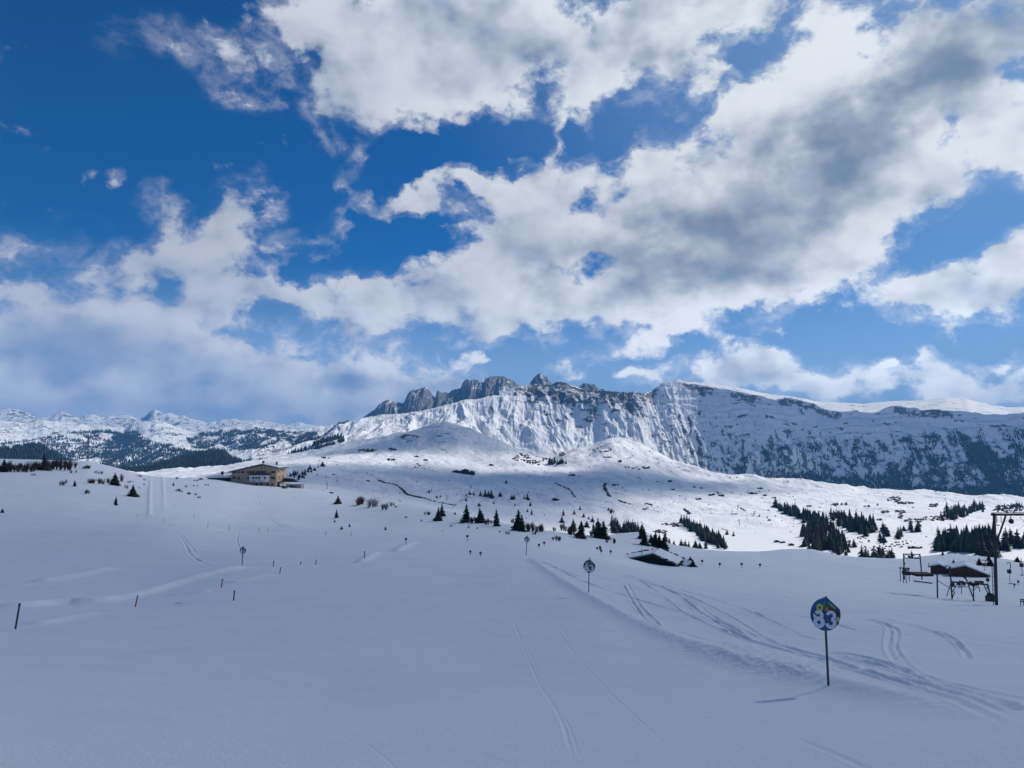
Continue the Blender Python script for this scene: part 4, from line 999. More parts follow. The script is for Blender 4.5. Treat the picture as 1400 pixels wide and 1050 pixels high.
# ------------------------------------------------------------------ half-buried barn
def unproj(px, py, y, org):
    x, dy, dz = [float(v) for v in ray(px, py)]
    return (x * y / dy - org[0], y - org[1], dz * y / dy - org[2])
def slab(mb, q, th, mi=0):
    lo = [tuple(v) for v in q]; hi = [(a, b, c + th) for a, b, c in q]; n = len(q)
    mb.poly(lo[::-1], mi); mb.poly(hi, mi)
    for i in range(n):
        j = (i + 1) % n; mb.poly([lo[i], lo[j], hi[j], hi[i]], mi)
def barn():
    y0 = 116.0
    p = np.array(unproj(887, 772.5, y0, (0, 0, 0))); s = y0 / F
    root = empty('barn', p)
    tag(root, 'black wooden barn buried to its eaves, snowy gable roof edged with dark boards', 'barn')
    U = lambda a, b, y=y0: unproj(a, b, y, p)
    def lerp(a, b, t): return tuple(a[i] + (b[i] - a[i]) * t for i in range(3))
    A, L, D = U(891.5, 759.6), U(842.5, 769.0), U(927.5, 775.4)
    dep = 6.2
    sh = U(901.8, 752.6, y0 + dep); off = (sh[0] - A[0], dep, 0.0)
    add = lambda a, b: (a[0] + b[0], a[1] + b[1], a[2] + b[2])
    B, BD, BL = add(A, off), add(D, off), add(L, off)
    w = MB(); fr = [(L[0] + .5, 0.35, L[2] - 1.6), (D[0] - .3, 0.35, D[2] - 1.4), (D[0] - .3, 0.35, D[2] - .05), (A[0], 0.35, A[2] - .05), (L[0] + .5, .35, L[2] + .03)]
    bk = [add(q, (off[0] * .9, dep * .9, 0)) for q in fr]
    w.poly(fr); w.poly(bk[::-1])
    for i in range(5): k = (i + 1) % 5; w.poly([fr[k], fr[i], bk[i], bk[k]])
    w.build('wall', M_BARN, root)
    rb = MB(); slab(rb, [L, A, B, BL], .16); slab(rb, [A, D, BD, B], .16); ro = rb.build('roof', M_BARN, root)
    def inner(a, b, c, e, m): # shrink a roof panel a,b,c,e by margins
        f = lambda u, v: lerp(lerp(a, b, u), lerp(e, c, u), v)
        return [f(m[0], m[2]), f(m[1], m[2]), f(m[1], m[3]), f(m[0], m[3])]
    up = lambda q, h: [(x, y, z + h) for x, y, z in q]
    sn = MB(); slab(sn, up(inner(A, D, BD, B, (.03, .955, .05, .93)), .165), .24); slab(sn, up(inner(L, A, B, BL, (.06, .97, .10, .80)), .165), .16)
    sn.build('roof_snow', M_ROOFSNOW, ro)
    rr = random.Random(4)
    for a, b, n, c0 in ((B, BD, 15, .97), (A, D, 9, .03), (BL, B, 12, .95), (D, BD, 5, .9)):
        for i in range(n):
            if rr.random() < .2: continue
            c = lerp(a, b, (i + rr.uniform(.3, .7)) / n); e = MB(); e.box((0, 0, 0), (rr.uniform(.35, .75), .22, rr.uniform(.10, .20)), rz=rr.uniform(-.3, .3))
            e.build('edge_board', M_BARN, ro, (c[0], c[1] - .05, c[2] + .36))
    f = MB(); t0 = lerp(L, A, .78); f.bar((t0[0], 2, t0[2]), (t0[0], 2, t0[2] + 1.1), .05, k=8); f.build('flue', M_STEEL, ro)
    # low snow-covered annex at the right
    e = U(944, 775.8, y0 + 1); a = MB(); W = 15 * s
    a.prism([(e[0] - W * .5, e[2] - 1), (e[0] + W * .56, e[2] - 1), (e[0] + W * .50, e[2] + .25), (e[0] + W * .28, e[2] + .62), (e[0] - W * .42, e[2] + .10)], 1.0, 4.6); ao = a.build('annex', M_BARN, root)
    a = MB(); slab(a, [(e[0] - W * .48, .9, e[2] + .12), (e[0] + W * .27, .9, e[2] + .66), (e[0] + W * .27 - .3, 4.7, e[2] + .66), (e[0] - W * .48 - .3, 4.7, e[2] + .12)], .22); a.build('annex_snow', M_ROOFSNOW, ao)
barn()

# ------------------------------------------------------------------ ski lift on the right
def lift_pylon():
    p = at(1364.5, 824, r=71); s = p[1] / F
    root = empty('lift_pylon', p)
    tag(root, 'tall dark drag lift pylon with cross arm and ladder at the right edge', 'lift pylon')
    X = lambda a: (a - 1364.5) * s
    Z = lambda b: (824 - b) * s
    m = MB(); m.bar((X(1362.3), 0, -1), (X(1366.4), 0, Z(703)), .10, .09, k=10); m.build('post', M_STEEL, root)
    m = MB(); m.bar((X(1365.8), .35, -1), (X(1369.2), .35, Z(703)), .09, .08, k=10); m.build('post', M_STEEL, root)
    for b in (717, 735, 752, 769, 786, 803):
        m = MB(); m.bar((X(1363 + (820 - b) * .032), 0, Z(b)), (X(1366 + (820 - b) * .03), .35, Z(b)), .03, k=6); m.build('rung', M_STEEL, root)
    m = MB(); m.box((X(1391), .18, Z(704.6)), (54 * s, .16, .16)); m.box((X(1391), .18, Z(702.2)), (54 * s, .10, .06)); m.build('cross_arm', M_STEEL, root)
    m = MB(); m.bar((X(1370), .18, Z(739)), (X(1383.5), .18, Z(706)), .07, k=8); m.build('brace', M_STEEL, root)
    m = MB(); m.bar((X(1362.4), .1, Z(728)), (X(1367), .1, Z(703)), .035, k=6); m.build('stay', M_STEEL, root)
    m = MB(); m.bar((X(1371), .18, Z(716)), (X(1371), .18, Z(705)), .03, k=6); m.box((X(1372), .18, Z(718.6)), (3.5 * s, .2, .06)); m.bar((X(1377), .18, Z(716)), (X(1377), .18, Z(705)), .02, k=6); m.build('bracket', M_STEEL, root)
    for cx in (1390.5, 1411):
        m = MB(); m.prism(blob_pts(X(cx), Z(713.5), .16, .20, 0, 16), .08, .28); m.bar((X(cx) , .18, Z(711)), (X(cx) - .02, .18, Z(705)), .03, k=6); m.build('sheave', M_STEEL, root)
    m = MB(); m.bar((X(1417), 0, -3.0), (X(1416), 0, Z(703)), .10, .09, k=10); m.build('post', M_STEEL, root)
lift_pylon()
def ladder_pole():
    p = at(1358.5, 819, r=73); s = p[1] / F
    root = empty('ladder', p); tag(root, 'slim steel ladder standing just left of the tall lift pylon', 'ladder')
    for dx in (-.7, 1.6):
        m = MB(); m.bar((dx * s, 0, -.6), ((dx + .9) * s, 0, 54 * s), .028, k=6); m.build('rail', M_STEEL, root)
    for i in range(9):
        m = MB(); m.bar((-.7 * s + .1 * s * i, 0, (4 + 5.4 * i) * s), (1.6 * s + .1 * s * i, 0, (4 + 5.4 * i) * s), .016, k=6); m.build('rung', M_STEEL, root)
ladder_pole()
def lift_station():
    p = at(1300, 814, r=96); s = p[1] / F
    root = empty('lift_station', p)
    tag(root, 'rust dark steel frame station of the drag lift with portal, platform and struts', 'lift station')
    X = lambda a: (a - 1300) * s
    Z = lambda b: (814 - b) * s
    def part(name, segs, r, mat=M_STEEL, parent=root):
        if name != 'portal_lattice' and len(segs) > 1:
            for g in segs: part(name, [g], r, mat, parent)
            return
        m = MB()
        for a in segs:
            (x0, z0, y0_), (x1, z1, y1_) = a[:2]
            m.bar((X(x0), y0_, Z(z0)), (X(x1), y1_, Z(z1)), r * .72, k=8)
        return m.build(name, mat, parent)
    # far portal
    part('portal_post', [((1270.8, 800, 5), (1271.4, 763.5, 5))], .11); part('portal_post', [((1296.0, 800, 5), (1294.6, 764, 5))], .10)
    part('portal_beam', [((1270.6, 764, 5), (1295.4, 765, 5)), ((1270.8, 769.5, 5), (1295.4, 770.6, 5))], .08)
    part('portal_lattice', [((1271, 769.5, 5), (1275, 764.4, 5)), ((1275, 764.4, 5), (1280, 770, 5)), ((1280, 770, 5), (1285, 764.6, 5)), ((1285, 764.6, 5), (1290, 770.4, 5)), ((1290, 770.4, 5), (1295, 765, 5)), ((1273, 776, 5), (1271, 782, 5))], .05)
    # thick masts
    part('mast', [((1281.6, 822, 0), (1283.2, 777, 0))], .11); part('mast', [((1298, 826, -.5), (1297.2, 770, -.5))], .11)
    part('cross_head', [((1283.2, 777, 0), (1297.4, 773, -.5)), ((1276, 781, 0), (1297, 780, -.4)), ((1297, 772, -.5), (1308, 773, 2))], .07)
    part('brace', [((1283, 783, 0), (1288.5, 776, 0)), ((1298, 805, -.5), (1306, 792, -.5)), ((1297.5, 797, -.5), (1302, 790, -.5)), ((1302, 803, -.5), (1298, 812, -.5))], .07)
    # long beam towards the pylon
    part('beam', [((1297.6, 790.5, -.5), (1342.6, 793, -1))], .13)
    part('strut', [((1319, 781, 0), (1325.6, 820, -1))], .09); part('strut', [((1323.5, 793, -1), (1322.2, 820, -1)), ((1316, 783, 0), (1320, 790, -.5))], .09)
    part('strut', [((1342.2, 793, -1), (1347.6, 822, -1))], .12); part('strut', [((1337, 793, -1), (1345, 812, -1)), ((1339, 798, -1), (1344, 797, -1))], .08)
    m = MB(); m.box((X(1344.6), -1, Z(814.5)), (8.0 * s, .7, 12 * s)); m.prism([(X(1341), Z(808.4)), (X(1348.4), Z(808.4)), (X(1347.4), Z(804.2)), (X(1344.5), Z(804.2))], -1.3, -.7); m.build('counterweight', M_STEEL, root)
    for cx, w in ((1330, 4), (1336, 3), (1309, 3)):
        m = MB(); m.box((X(cx), -.8, Z(789.8 + .2)), (w * s, .4, 2.6 * s)); m.build('sheave_box', M_RWOOD if cx > 1320 else M_STEEL, root)
    part('stay', [((1283, 790, 0), (1297.5, 800, -.5))], .05); part('stay', [((1298, 790, -.5), (1298.6, 812, .6))], .06); part('rail', [((1298, 796, -.5), (1319, 797, -.8))], .04); part('post', [((1311, 791, -.6), (1310, 806, -.6))], .05); part('post', [((1331, 792, -.8), (1333, 803, -.8))], .05)
    # loading platform on the left
    part('platform_deck', [((1252, 779.5, 3), (1266, 780.2, 3)), ((1257, 782, 3), (1265, 782.4, 3)), ((1264, 795.0, 2), (1283, 796, 1)), ((1264, 781.5, 3), (1271, 781.5, 4))], .10)
    for cx, b in ((1252.6, 793), (1256.6, 795), (1260.4, 795.5), (1264.8, 793), (1258.4, 788)): part('platform_leg', [((cx, b + 5, 3), (cx, 780, 3))], .06)
    m = MB(); m.box((X(1282), 3, Z(788)), (24 * s, 1.4, 3.4 * s)); m.build('control_cabin', M_DWOOD, root)
    m = MB(); m.box((X(1261), 3, Z(786.4)), (6 * s, 1, 4.5 * s)); m.build('drive_box', M_STEEL, root)
lift_station()
def hut(px0, px1, apex, apy, base, eave_l, eave_r, r, label, name='lift_hut', wall=M_RWOOD, dep=6.0, over=.35, th=.28):
    cx = (px0 + px1) / 2
    p = at(cx, base, r=r); s = p[1] / F; p[2] = (605 - base) / F * p[1] * 1.0
    root = empty(name, p, -float(azel(cx, base)[0])); tag(root, label, 'hut')
    X = lambda a: (a - cx) * s
    Z = lambda b: (base - b) * s
    w = MB(); w.prism([(X(px0), Z(base + 8)), (X(px1), Z(base + 8)), (X(px1), Z(eave_r)), (X(apex), Z(apy)), (X(px0), Z(eave_l))], 0, dep); w.build('wall', wall, root)
    rf = MB(); o = over
    lo = [(X(px0) - o, Z(eave_l) - o * .2), (X(apex), Z(apy) + .02), (X(px1) + o, Z(eave_r) - o * .2)]
    rf.prism([lo[0], lo[1], lo[2], (lo[2][0], lo[2][1] + .12), (lo[1][0], lo[1][1] + .12), (lo[0][0], lo[0][1] + .12)], -o, dep + o)
    ro = rf.build('roof', M_DWOOD, root)
    sn = MB(); a = .125; sn.prism([(lo[0][0] + .05, lo[0][1] + a), (lo[1][0], lo[1][1] + a), (lo[2][0] - .05, lo[2][1] + a), (lo[2][0] - .15, lo[2][1] + a + th * .8), (lo[1][0], lo[1][1] + a + th), (lo[0][0] + .15, lo[0][1] + a + th * .8)], -o + .08, dep + o - .05); sn.build('roof_snow', M_ROOFSNOW, ro)
    return root, X, Z
rt, X_, Z_ = hut(1301, 1345.5, 1320.5, 771.5, 783, 777.5, 781.0, 138, 'larger red-brown lift hut under a snowy roof behind the steel frames', dep=4)
for a, b in ((1318, 1.8), (1325, 1.8), (1310, 2.2)):
    m = MB(); m.box((X_(a), -.03, Z_(777.6)), (b * mpp(at(1320, 780, r=138)), .06, .5)); m.build('window', M_GLASS, rt)
hut(1274, 1296, 1284, 769.8, 776.2, 772.5, 774.5, 142, 'smaller red-brown hut seen through the steel portal of the lift', dep=3.5)
def tow_bar(px, ytop, ybot, r, label, curl=True, group='hanging tow bars'):
    x, dy, dz = ray(px, ytop); k = r / math.hypot(float(x), float(dy))
    p = np.array((float(x) * k, float(dy) * k, float(dz) * k)); s = p[1] / F
    root = empty('tow_bar', p); tag(root, label, 'tow bar', group)
    L = (ybot - ytop) * s
    m = MB()
    if curl:
        pts = [(-3.2 * s, 0, -.6 * s), (-1.5 * s, 0, .2 * s), (0.4 * s, 0, .3 * s), (1.8 * s, 0, -1.2 * s), (2.0 * s, 0, -4 * s), (.8 * s, 0, -L * .3), (-.4 * s, 0, -L * .36)]
        m.path(pts, .035, 6)
    else: m.bar((0, 0, 0), (0, 0, -L * .35), .028, k=6); pts = [(0, 0, -L * .35)]
    m.build('hanger', M_STEEL, root)
    q = pts[-1]
    m = MB(); m.box((q[0], 0, q[2] - .1), (.26, .22, .34)); m.build('spring_box', M_STEEL, root)
    m = MB(); m.bar((q[0], 0, q[2] - .2), (q[0] + .3 * s, 0, -L), .02, k=6); m.build('rod', M_STEEL, root)
    m = MB(); m.bar((q[0] - .20, 0, -L - .02), (q[0] + .24, 0, -L + .03), .032, k=6); m.build('crossbar', M_STEEL, root)
tow_bar(1379.5, 769.5, 797, 80, 'curled tow bar hanging right of the tall pylon')
tow_bar(1396, 763, 785.5, 84, 'straight tow bar hanging at the right picture edge', False)
tow_bar(1345.5, 766, 779, 100, 'curled tow bar hanging before the right end of the larger hut')
for i, (a, b, c) in enumerate(((1311, 794, 803), (1317.5, 794, 801), (1330.5, 794, 806), (1334.5, 794, 803), (1350, 786, 801), (1302.6, 795, 802), (1326.5, 794, 800))):
    tow_bar(a, b, c, 94.6, 'tow bar hanging in the row under the lift station beam', False, 'tow bars under the station beam')
def lift_cable():
    a = np.array(ray(1411, 709), float).ravel(); b = np.array(ray(1344, 765), float).ravel(); c = np.array(ray(1297, 771), float).ravel()
    P = [a * 62 / a[1] * .98, b * 100 * .86 / b[1] * 1.0, c * 82 / c[1]]
    m = MB(); m.path([tuple(q) for q in P], .012, 5); tag(m.build('haul_cable', M_STEEL), 'thin steel haul cable strung from the tall pylon towards the lift station', 'cable')
lift_cable()
def crate_sign():
    p = at(1397.5, 816, r=78); s = p[1] / F
    root = empty('slope_board', p); tag(root, 'small dark board on two legs at the right picture edge', 'board')
    m = MB(); m.box((0, 0, 8 * s), (5 * s, .08, 1.4 * s)); m.box((0, 0, 5.4 * s), (5 * s, .08, 1.4 * s)); m.build('board', M_STEEL, root)
    for dx in (-2, 2):
        m = MB(); m.bar((dx * s, .06, -1), (dx * s, .06, 8.6 * s), .03, k=6); m.build('leg', M_STEEL, root)
crate_sign()
for a, b in ((1386.7, 804), (1392, 800)):
    far_marker(a, b, 5.5, 'tiny round marker on the snow right of the tall pylon', w=.14)

# ------------------------------------------------------------------ mast on the left crest, far lift pylons in the valley
def antenna():
    p = at(119.5, 629, rmin=300, r=470); s = p[1] / F
    p[2] = ground_z(p[0], p[1])
    root = empty('radio_mast', p); tag(root, 'thin grey lattice mast rising behind the bushy left crest', 'mast')
    h = (float(azel(119.5, 598)[1]) * 470 - p[2])
    for k in range(3):
        a = 2 * math.pi * k / 3; m = MB(); m.bar((.55 * math.cos(a), .55 * math.sin(a), -1), (.22 * math.cos(a), .22 * math.sin(a), h), .10, .08, k=6); m.build('leg', M_STEEL, root)
    m = MB()
    for i in range(14):
        z0, z1 = h * i / 14, h * (i + 1) / 14
        for k in range(3):
            a0, a1 = 2 * math.pi * k / 3, 2 * math.pi * (k + 1) / 3; w0, w1 = .55 - .33 * i / 14, .55 - .33 * (i + 1) / 14
            m.bar((w0 * math.cos(a0), w0 * math.sin(a0), z0), (w1 * math.cos(a1), w1 * math.sin(a1), z1), .04, k=5)
    m.build('lattice', M_STEEL, root)
    m = MB(); m.bar((0, 0, h), (0, 0, h + 2.5), .06, k=5); m.build('aerial', M_STEEL, root)
antenna()
def valley_pylon(px, py, hpx, label):
    p = at(px, py, rmin=500); s = mpp(p); h = hpx * s
    root = empty('valley_pylon', p); tag(root, label, 'lift pylon', 'lift pylons across the valley')
    m = MB(); m.bar((0, 0, -2), (0, 0, h), .32, .26, k=8); m.build('post', M_STEEL, root)
    m = MB(); m.box((0, 0, h), (3.2 * s, .5, .5)); m.build('cross_arm', M_STEEL, root)
for a in ((912, 642, 5, 'lift pylon at the upper edge of the valley shade'), (875, 661, 5, 'lift pylon on the shaded snow, highest of the diagonal line'), (903.5, 673, 6, 'second pylon of the diagonal valley lift line'), (937.5, 687, 6, 'third pylon of the diagonal valley lift line'), (972, 702, 6.5, 'fourth pylon of the diagonal valley lift line'), (1011, 719, 8, 'lowest and nearest pylon of the diagonal valley lift line'),
          (447, 669, 8, 'pylon in the shade behind the crest right of the hotel'), (611, 684, 6, 'small pylon beside the dark stream line'), (461, 660, 3.5, 'small pylon in the dark shade beyond the hotel')):
    valley_pylon(*a)
# ------------------------------------------------------------------ conifers
def conifer_meshes(seed, wide=.30, tiers=15, ragged=.5):
    rr = random.Random(seed); cr = MB()
    for t in range(tiers):
        f = t / (tiers - 1); z = 0.06 + .90 * f ** .92; rad = (wide * (1 - f) ** .75 + .02) * rr.uniform(.72, 1.15)
        n = max(5, int(13 * (1 - f) + 4)); a0 = rr.uniform(0, 6.28)
        for i in range(n):
            if rr.random() < .10: continue
            a = a0 + 2 * math.pi * i / n + rr.uniform(-.25, .25); L = rad * rr.uniform(1 - ragged, 1 + ragged * .5)
            wd = L * rr.uniform(.28, .42) + .01; dr = L * rr.uniform(.25, .5)
            c, s_ = math.cos(a), math.sin(a)
            tip = (L * c, L * s_, z - dr); up = (0.0, 0.0, z + .055); mid = (L * .5 * c, L * .5 * s_, z + .02 - dr * .25)
            l = (L * .62 * c - wd * s_, L * .62 * s_ + wd * c, z - dr * .75); r_ = (L * .62 * c + wd * s_, L * .62 * s_ - wd * c, z - dr * .75)
            cr.poly([up, l, mid]); cr.poly([mid, l, tip]); cr.poly([up, mid, r_]); cr.poly([mid, tip, r_])
    cr.bar((0, 0, .90), (0, 0, 1.0), .012, .002, k=5)
    tk = MB(); tk.bar((0, 0, -.12), (0, 0, .5), .022, .012, k=7); tk.bar((0, 0, .5), (0, 0, .92), .012, .004, k=6)
    return cr, tk
CON = []
for i in range(6):
    cr, tk = conifer_meshes(40 + i, wide=(.33, .37, .30, .40, .28, .35)[i])
    CON.append((cr.mesh('crown', M_NEEDLE), tk.mesh('trunk', M_BARK)))
LCON = []
for i in range(6):
    cr, tk = conifer_meshes(70 + i, wide=(.31, .36, .28, .38, .30, .42)[i], tiers=10, ragged=.5)
    LCON.append((cr.mesh('crown', M_NEEDLE2), tk.mesh('trunk', M_BARK)))
RT = random.Random(11)
NCON = [0]
def conifer(p, h, label, group, lib=None, w=1.0):
    lib = lib or CON
    c, t_ = lib[RT.randrange(len(lib))]
    root = empty('spruce_tree', p, RT.uniform(0, 6.28)); tag(root, label, 'tree', group)
    root.scale = (h * w * RT.uniform(.85, 1.1), h * w * RT.uniform(.85, 1.1), h); root.rotation_euler = (RT.uniform(-.05, .05), RT.uniform(-.05, .05), RT.uniform(0, 6.28))
    link('crown', c, root); link('trunk', t_, root); NCON[0] += 1
def con_px(px, base, top, label, group='young spruces on the near slopes', w=1.0, rmin=40.0, r=None):
    p = at(px, base, rmin=rmin, r=r); conifer(p, (base - top) * mpp(p), label, group, w=w)
for a in (
    (181, 679, 662.5, 'stout dark spruce left of the groomed uphill lane', 1.35), (158, 691, 678.5, 'small pointed spruce standing alone left of the groomed lane'), (157, 664, 646, 'dark spruce rising from the brush on the left crest', 1.25), (102, 665, 656.5, 'tiny round spruce left of the brush on the left slope', 1.4),
    (60, 643, 620, 'tallest spruce on the far left crest', 1.15), (6, 645, 627, 'spruce at the left picture edge on the crest', 1.2), (237, 664, 659, 'tiny spruce just right of the top of the groomed lane', 1.4), (3, 701, 695, 'dark tuft of spruce at the left picture edge', 1.6),
    (462, 689, 677, 'short dense spruce on the slope right of the hotel', 1.4), (460, 708, 696, 'slim young spruce below the short dense one'), (457.5, 714, 710, 'tiny spruce seedling under the slim young spruce', 1.4), (467, 724, 719, 'seedling left of a pair on the slope', 1.4), (478, 720.5, 715.5, 'seedling right of a pair on the slope', 1.4), (527, 724.5, 719.5, 'lone seedling under the large bare bush', 1.4),
    (604.5, 706, 688, 'taller spruce of the pair on the crest'), (599, 712, 692.5, 'front spruce of the pair on the crest'), (637, 714, 689, 'bushy spruce left of the brown brush on the crest', 1.2), (657, 715, 693.5, 'spruce in the middle of the brown brush on the crest', 1.2), (679, 719.5, 695.5, 'free standing pointed spruce on the crest', 1.05),
    (708, 725.5, 696, 'largest dark spruce on the middle of the crest', 1.15), (714, 727, 703, 'spruce leaning against the largest one on the crest', 1.1), (768, 714.5, 705, 'small spruce peeping over the brushy bank', 1.4), (783.5, 726, 709, 'spruce behind the brown bank brush', 1.1), (794, 736, 711, 'dark spruce at the right end of the brown bank brush', 1.15), (802, 721, 712, 'round spruce top right of the brown bank', 1.8),
    (819, 735.5, 708.5, 'tall spruce left of the snow knoll', 1.1), (825, 736.5, 712, 'spruce touching the tall one left of the knoll', 1.2), (812, 729, 714, 'thin spruce behind the tall one left of the knoll'),
    (944, 773, 760.5, 'dark bushy spruce beside the barn annex', 1.5), (947.5, 775, 764, 'lower spruce in front of the barn annex', 1.4),
    (881, 745, 721, 'dark spruce on the right shoulder of the snow knoll', 1.0), (877, 737, 718, 'spruce on top of the right shoulder of the knoll', 1.1), (890, 743, 729, 'leftmost spruce of the dark group sliding down right of the knoll', 1.2), (896, 747, 726, 'tallest spruce of the dark group right of the knoll', 1.1), (902, 749, 730, 'middle spruce of the dark group right of the knoll', 1.1), (908, 751, 731, 'lowest spruce of the dark group above the barn ridge', 1.0),
    (1247, 763, 752.5, 'dark spruce pair member on the right crest, the taller one', 1.3), (1243, 763, 757, 'low spruce left of the taller one on the right crest', 1.5), (1289, 759, 752.5, 'small spruce on the right crest above the portal', 1.5), (1304, 770, 765, 'tiny spruce on the snow above the larger hut', 1.6), (1339, 773, 762, 'spruce above the right roof of the larger hut', 1.2), (1354, 774, 763, 'spruce just left of the tall pylon', 1.4), (1391, 768.5, 760.5, 'spruce right of the tall pylon on the crest', 1.6),
    (1352, 767, 756, 'thin spruce behind the pylon on the right crest'), ):
    con_px(*a[:4], w=a[4] if len(a) > 4 else 1.0)

# groves of the valley: each tree its own object
def grove(poly, n, hpx, label, group, sd, w=1.0, rmin=500, hv=.3):
    rr = random.Random(sd); xs = [q[0] for q in poly]; ys = [q[1] for q in poly]; k = 0; tr = 0; pts = []
    while k < n and tr < n * 60:
        tr += 1
        a, b = rr.uniform(min(xs), max(xs)), rr.uniform(min(ys), max(ys))
        if not inpoly(np.array([a]), np.array([b]), poly)[0]: continue
        if any(abs(a - u) < 1.5 and abs(b - v) < 2.0 for u, v in pts): continue
        pts.append((a, b)); k += 1
        p = at(a, b, rmin=rmin); conifer(p, hpx * rr.uniform(1 - hv, 1 + hv) * mpp(p), label, group, LCON, w)
def trees_at(lst, h, label, group, w=1.0, rmin=500):
    for q in lst:
        p = at(q[0], q[1], rmin=rmin); conifer(p, (q[2] if len(q) > 2 else h) * mpp(p), label, group, LCON, w)
grove([(1056, 694), (1076, 697), (1105, 708), (1132, 714), (1140, 722), (1147, 736), (1152, 748), (1166, 757), (1152, 762), (1120, 757), (1100, 748), (1094, 738), (1096, 726), (1106, 720), (1085, 708)], 62, 13, 'spruce in the dense wedge-shaped grove on the sunlit valley floor', 'wedge-shaped spruce grove', 1, 1.1)
grove([(1132, 706), (1150, 709), (1172, 712), (1200, 716), (1202, 726), (1190, 736), (1172, 732), (1150, 722)], 28, 13.5, 'spruce in the loose grove right of the wedge-shaped one', 'loose spruce grove', 2, 1.15)
grove([(1198, 730), (1215, 722), (1240, 724), (1263, 718), (1264, 726), (1240, 732), (1222, 738), (1200, 746)], 16, 12, 'spruce in the short diagonal rows on the valley floor', 'diagonal spruce rows', 3, 1.15)
grove([(1272, 752), (1276, 742), (1300, 738), (1330, 736), (1362, 738), (1372, 752), (1366, 764), (1330, 757), (1300, 756)], 42, 18, 'spruce in the large dark grove behind the lift huts', 'large dark spruce grove', 4, 1.0)
grove([(1372, 742), (1402, 740), (1402, 754), (1374, 754)], 12, 19, 'spruce in the grove behind the pylon at the right edge', 'spruce grove at the right edge', 14, 1.0)
grove([(1286, 704), (1296, 698), (1345, 692), (1346, 697), (1330, 704), (1300, 712), (1287, 713)], 24, 11.5, 'spruce in the flat grove on the upper right plateau', 'flat plateau grove', 5, 1.1)
grove([(1174, 766), (1190, 760), (1205, 757), (1224, 763), (1224, 768), (1176, 768)], 9, 14, 'spruce sunk behind the right crest near the wedge grove', 'spruces behind the right crest', 6, 1.2)
trees_at([(1178, 764, 20), (1184, 766, 16), (1202, 764, 19), (1198, 765, 15)], 14, 'spruce sunk behind the right crest near the wedge grove', 'spruces behind the right crest', 1.2)
grove([(834, 716), (850, 722), (878, 722), (878, 731), (838, 731)], 22, 15, 'spruce in the dark row directly behind the snow knoll', 'row of spruces behind the knoll', 7, 1.1, rmin=240, hv=.2)
grove([(925, 710), (950, 722), (975, 735), (1000, 750), (985, 752), (965, 742), (945, 728)], 34, 12, 'spruce in the long diagonal strip right of the snow knoll', 'diagonal spruce strip', 8, 1.15)
trees_at([(915, 749, 14), (921, 750, 12), (932, 750, 14), (937, 750, 13), (942, 750, 11), (951, 749, 12), (957, 750, 10), (965, 750, 12), (994, 731, 8), (1003, 733, 7), (909, 742, 17)], 12, 'spruce in the low group behind the crest right of the knoll', 'spruces behind the crest right of the knoll', 1.2, rmin=240)
grove([(396, 652), (410, 645), (430, 640), (441, 634), (442, 639), (424, 650), (412, 656), (398, 656)], 18, 6.5, 'spruce in the small dark grove beyond the hotel', 'grove beyond the hotel', 9, 1.3)
grove([(749, 634), (765, 632), (778, 634), (772, 636), (752, 636)], 10, 7.5, 'spruce in the tiny grove at the foot of the sunlit ridge', 'grove at the foot of the ridge', 10, 1.1)
trees_at([(692, 661, 6), (637, 678, 4), (642, 676, 5), (648, 677, 5), (657, 678, 8), (663, 679, 11), (668, 679, 9), (672, 681, 12), (684, 679, 8), (700, 683, 8), (703, 682, 7), (721, 683, 9), (717, 682, 5), (725, 692, 6), (704, 692, 5), (727, 704, 8), (721, 700, 5), (587, 674, 5), (590, 672, 4), (597, 681, 5), (602, 680, 4), (655, 692, 6), (637, 685, 5), (675, 689, 4), (762, 682, 4), (770, 705, 9), (793, 697, 6), (810, 714, 9), (785, 703, 7), (798, 707, 6), (805, 710, 5), (836, 700, 6), (832, 698, 5)], 7, 'spruce scattered on the shaded valley floor', 'scattered valley spruces', 1.25)
trees_at([(1229, 737, 10), (1151, 690, 4), (1157, 690, 5), (1031, 703, 4), (1038, 706, 4), (1049, 708, 3), (1060, 706, 3), (1168, 748, 11), (1161, 747, 9), (1200, 691, 4)], 6, 'lone spruce on the sunlit valley floor', 'lone valley spruces', 1.3)

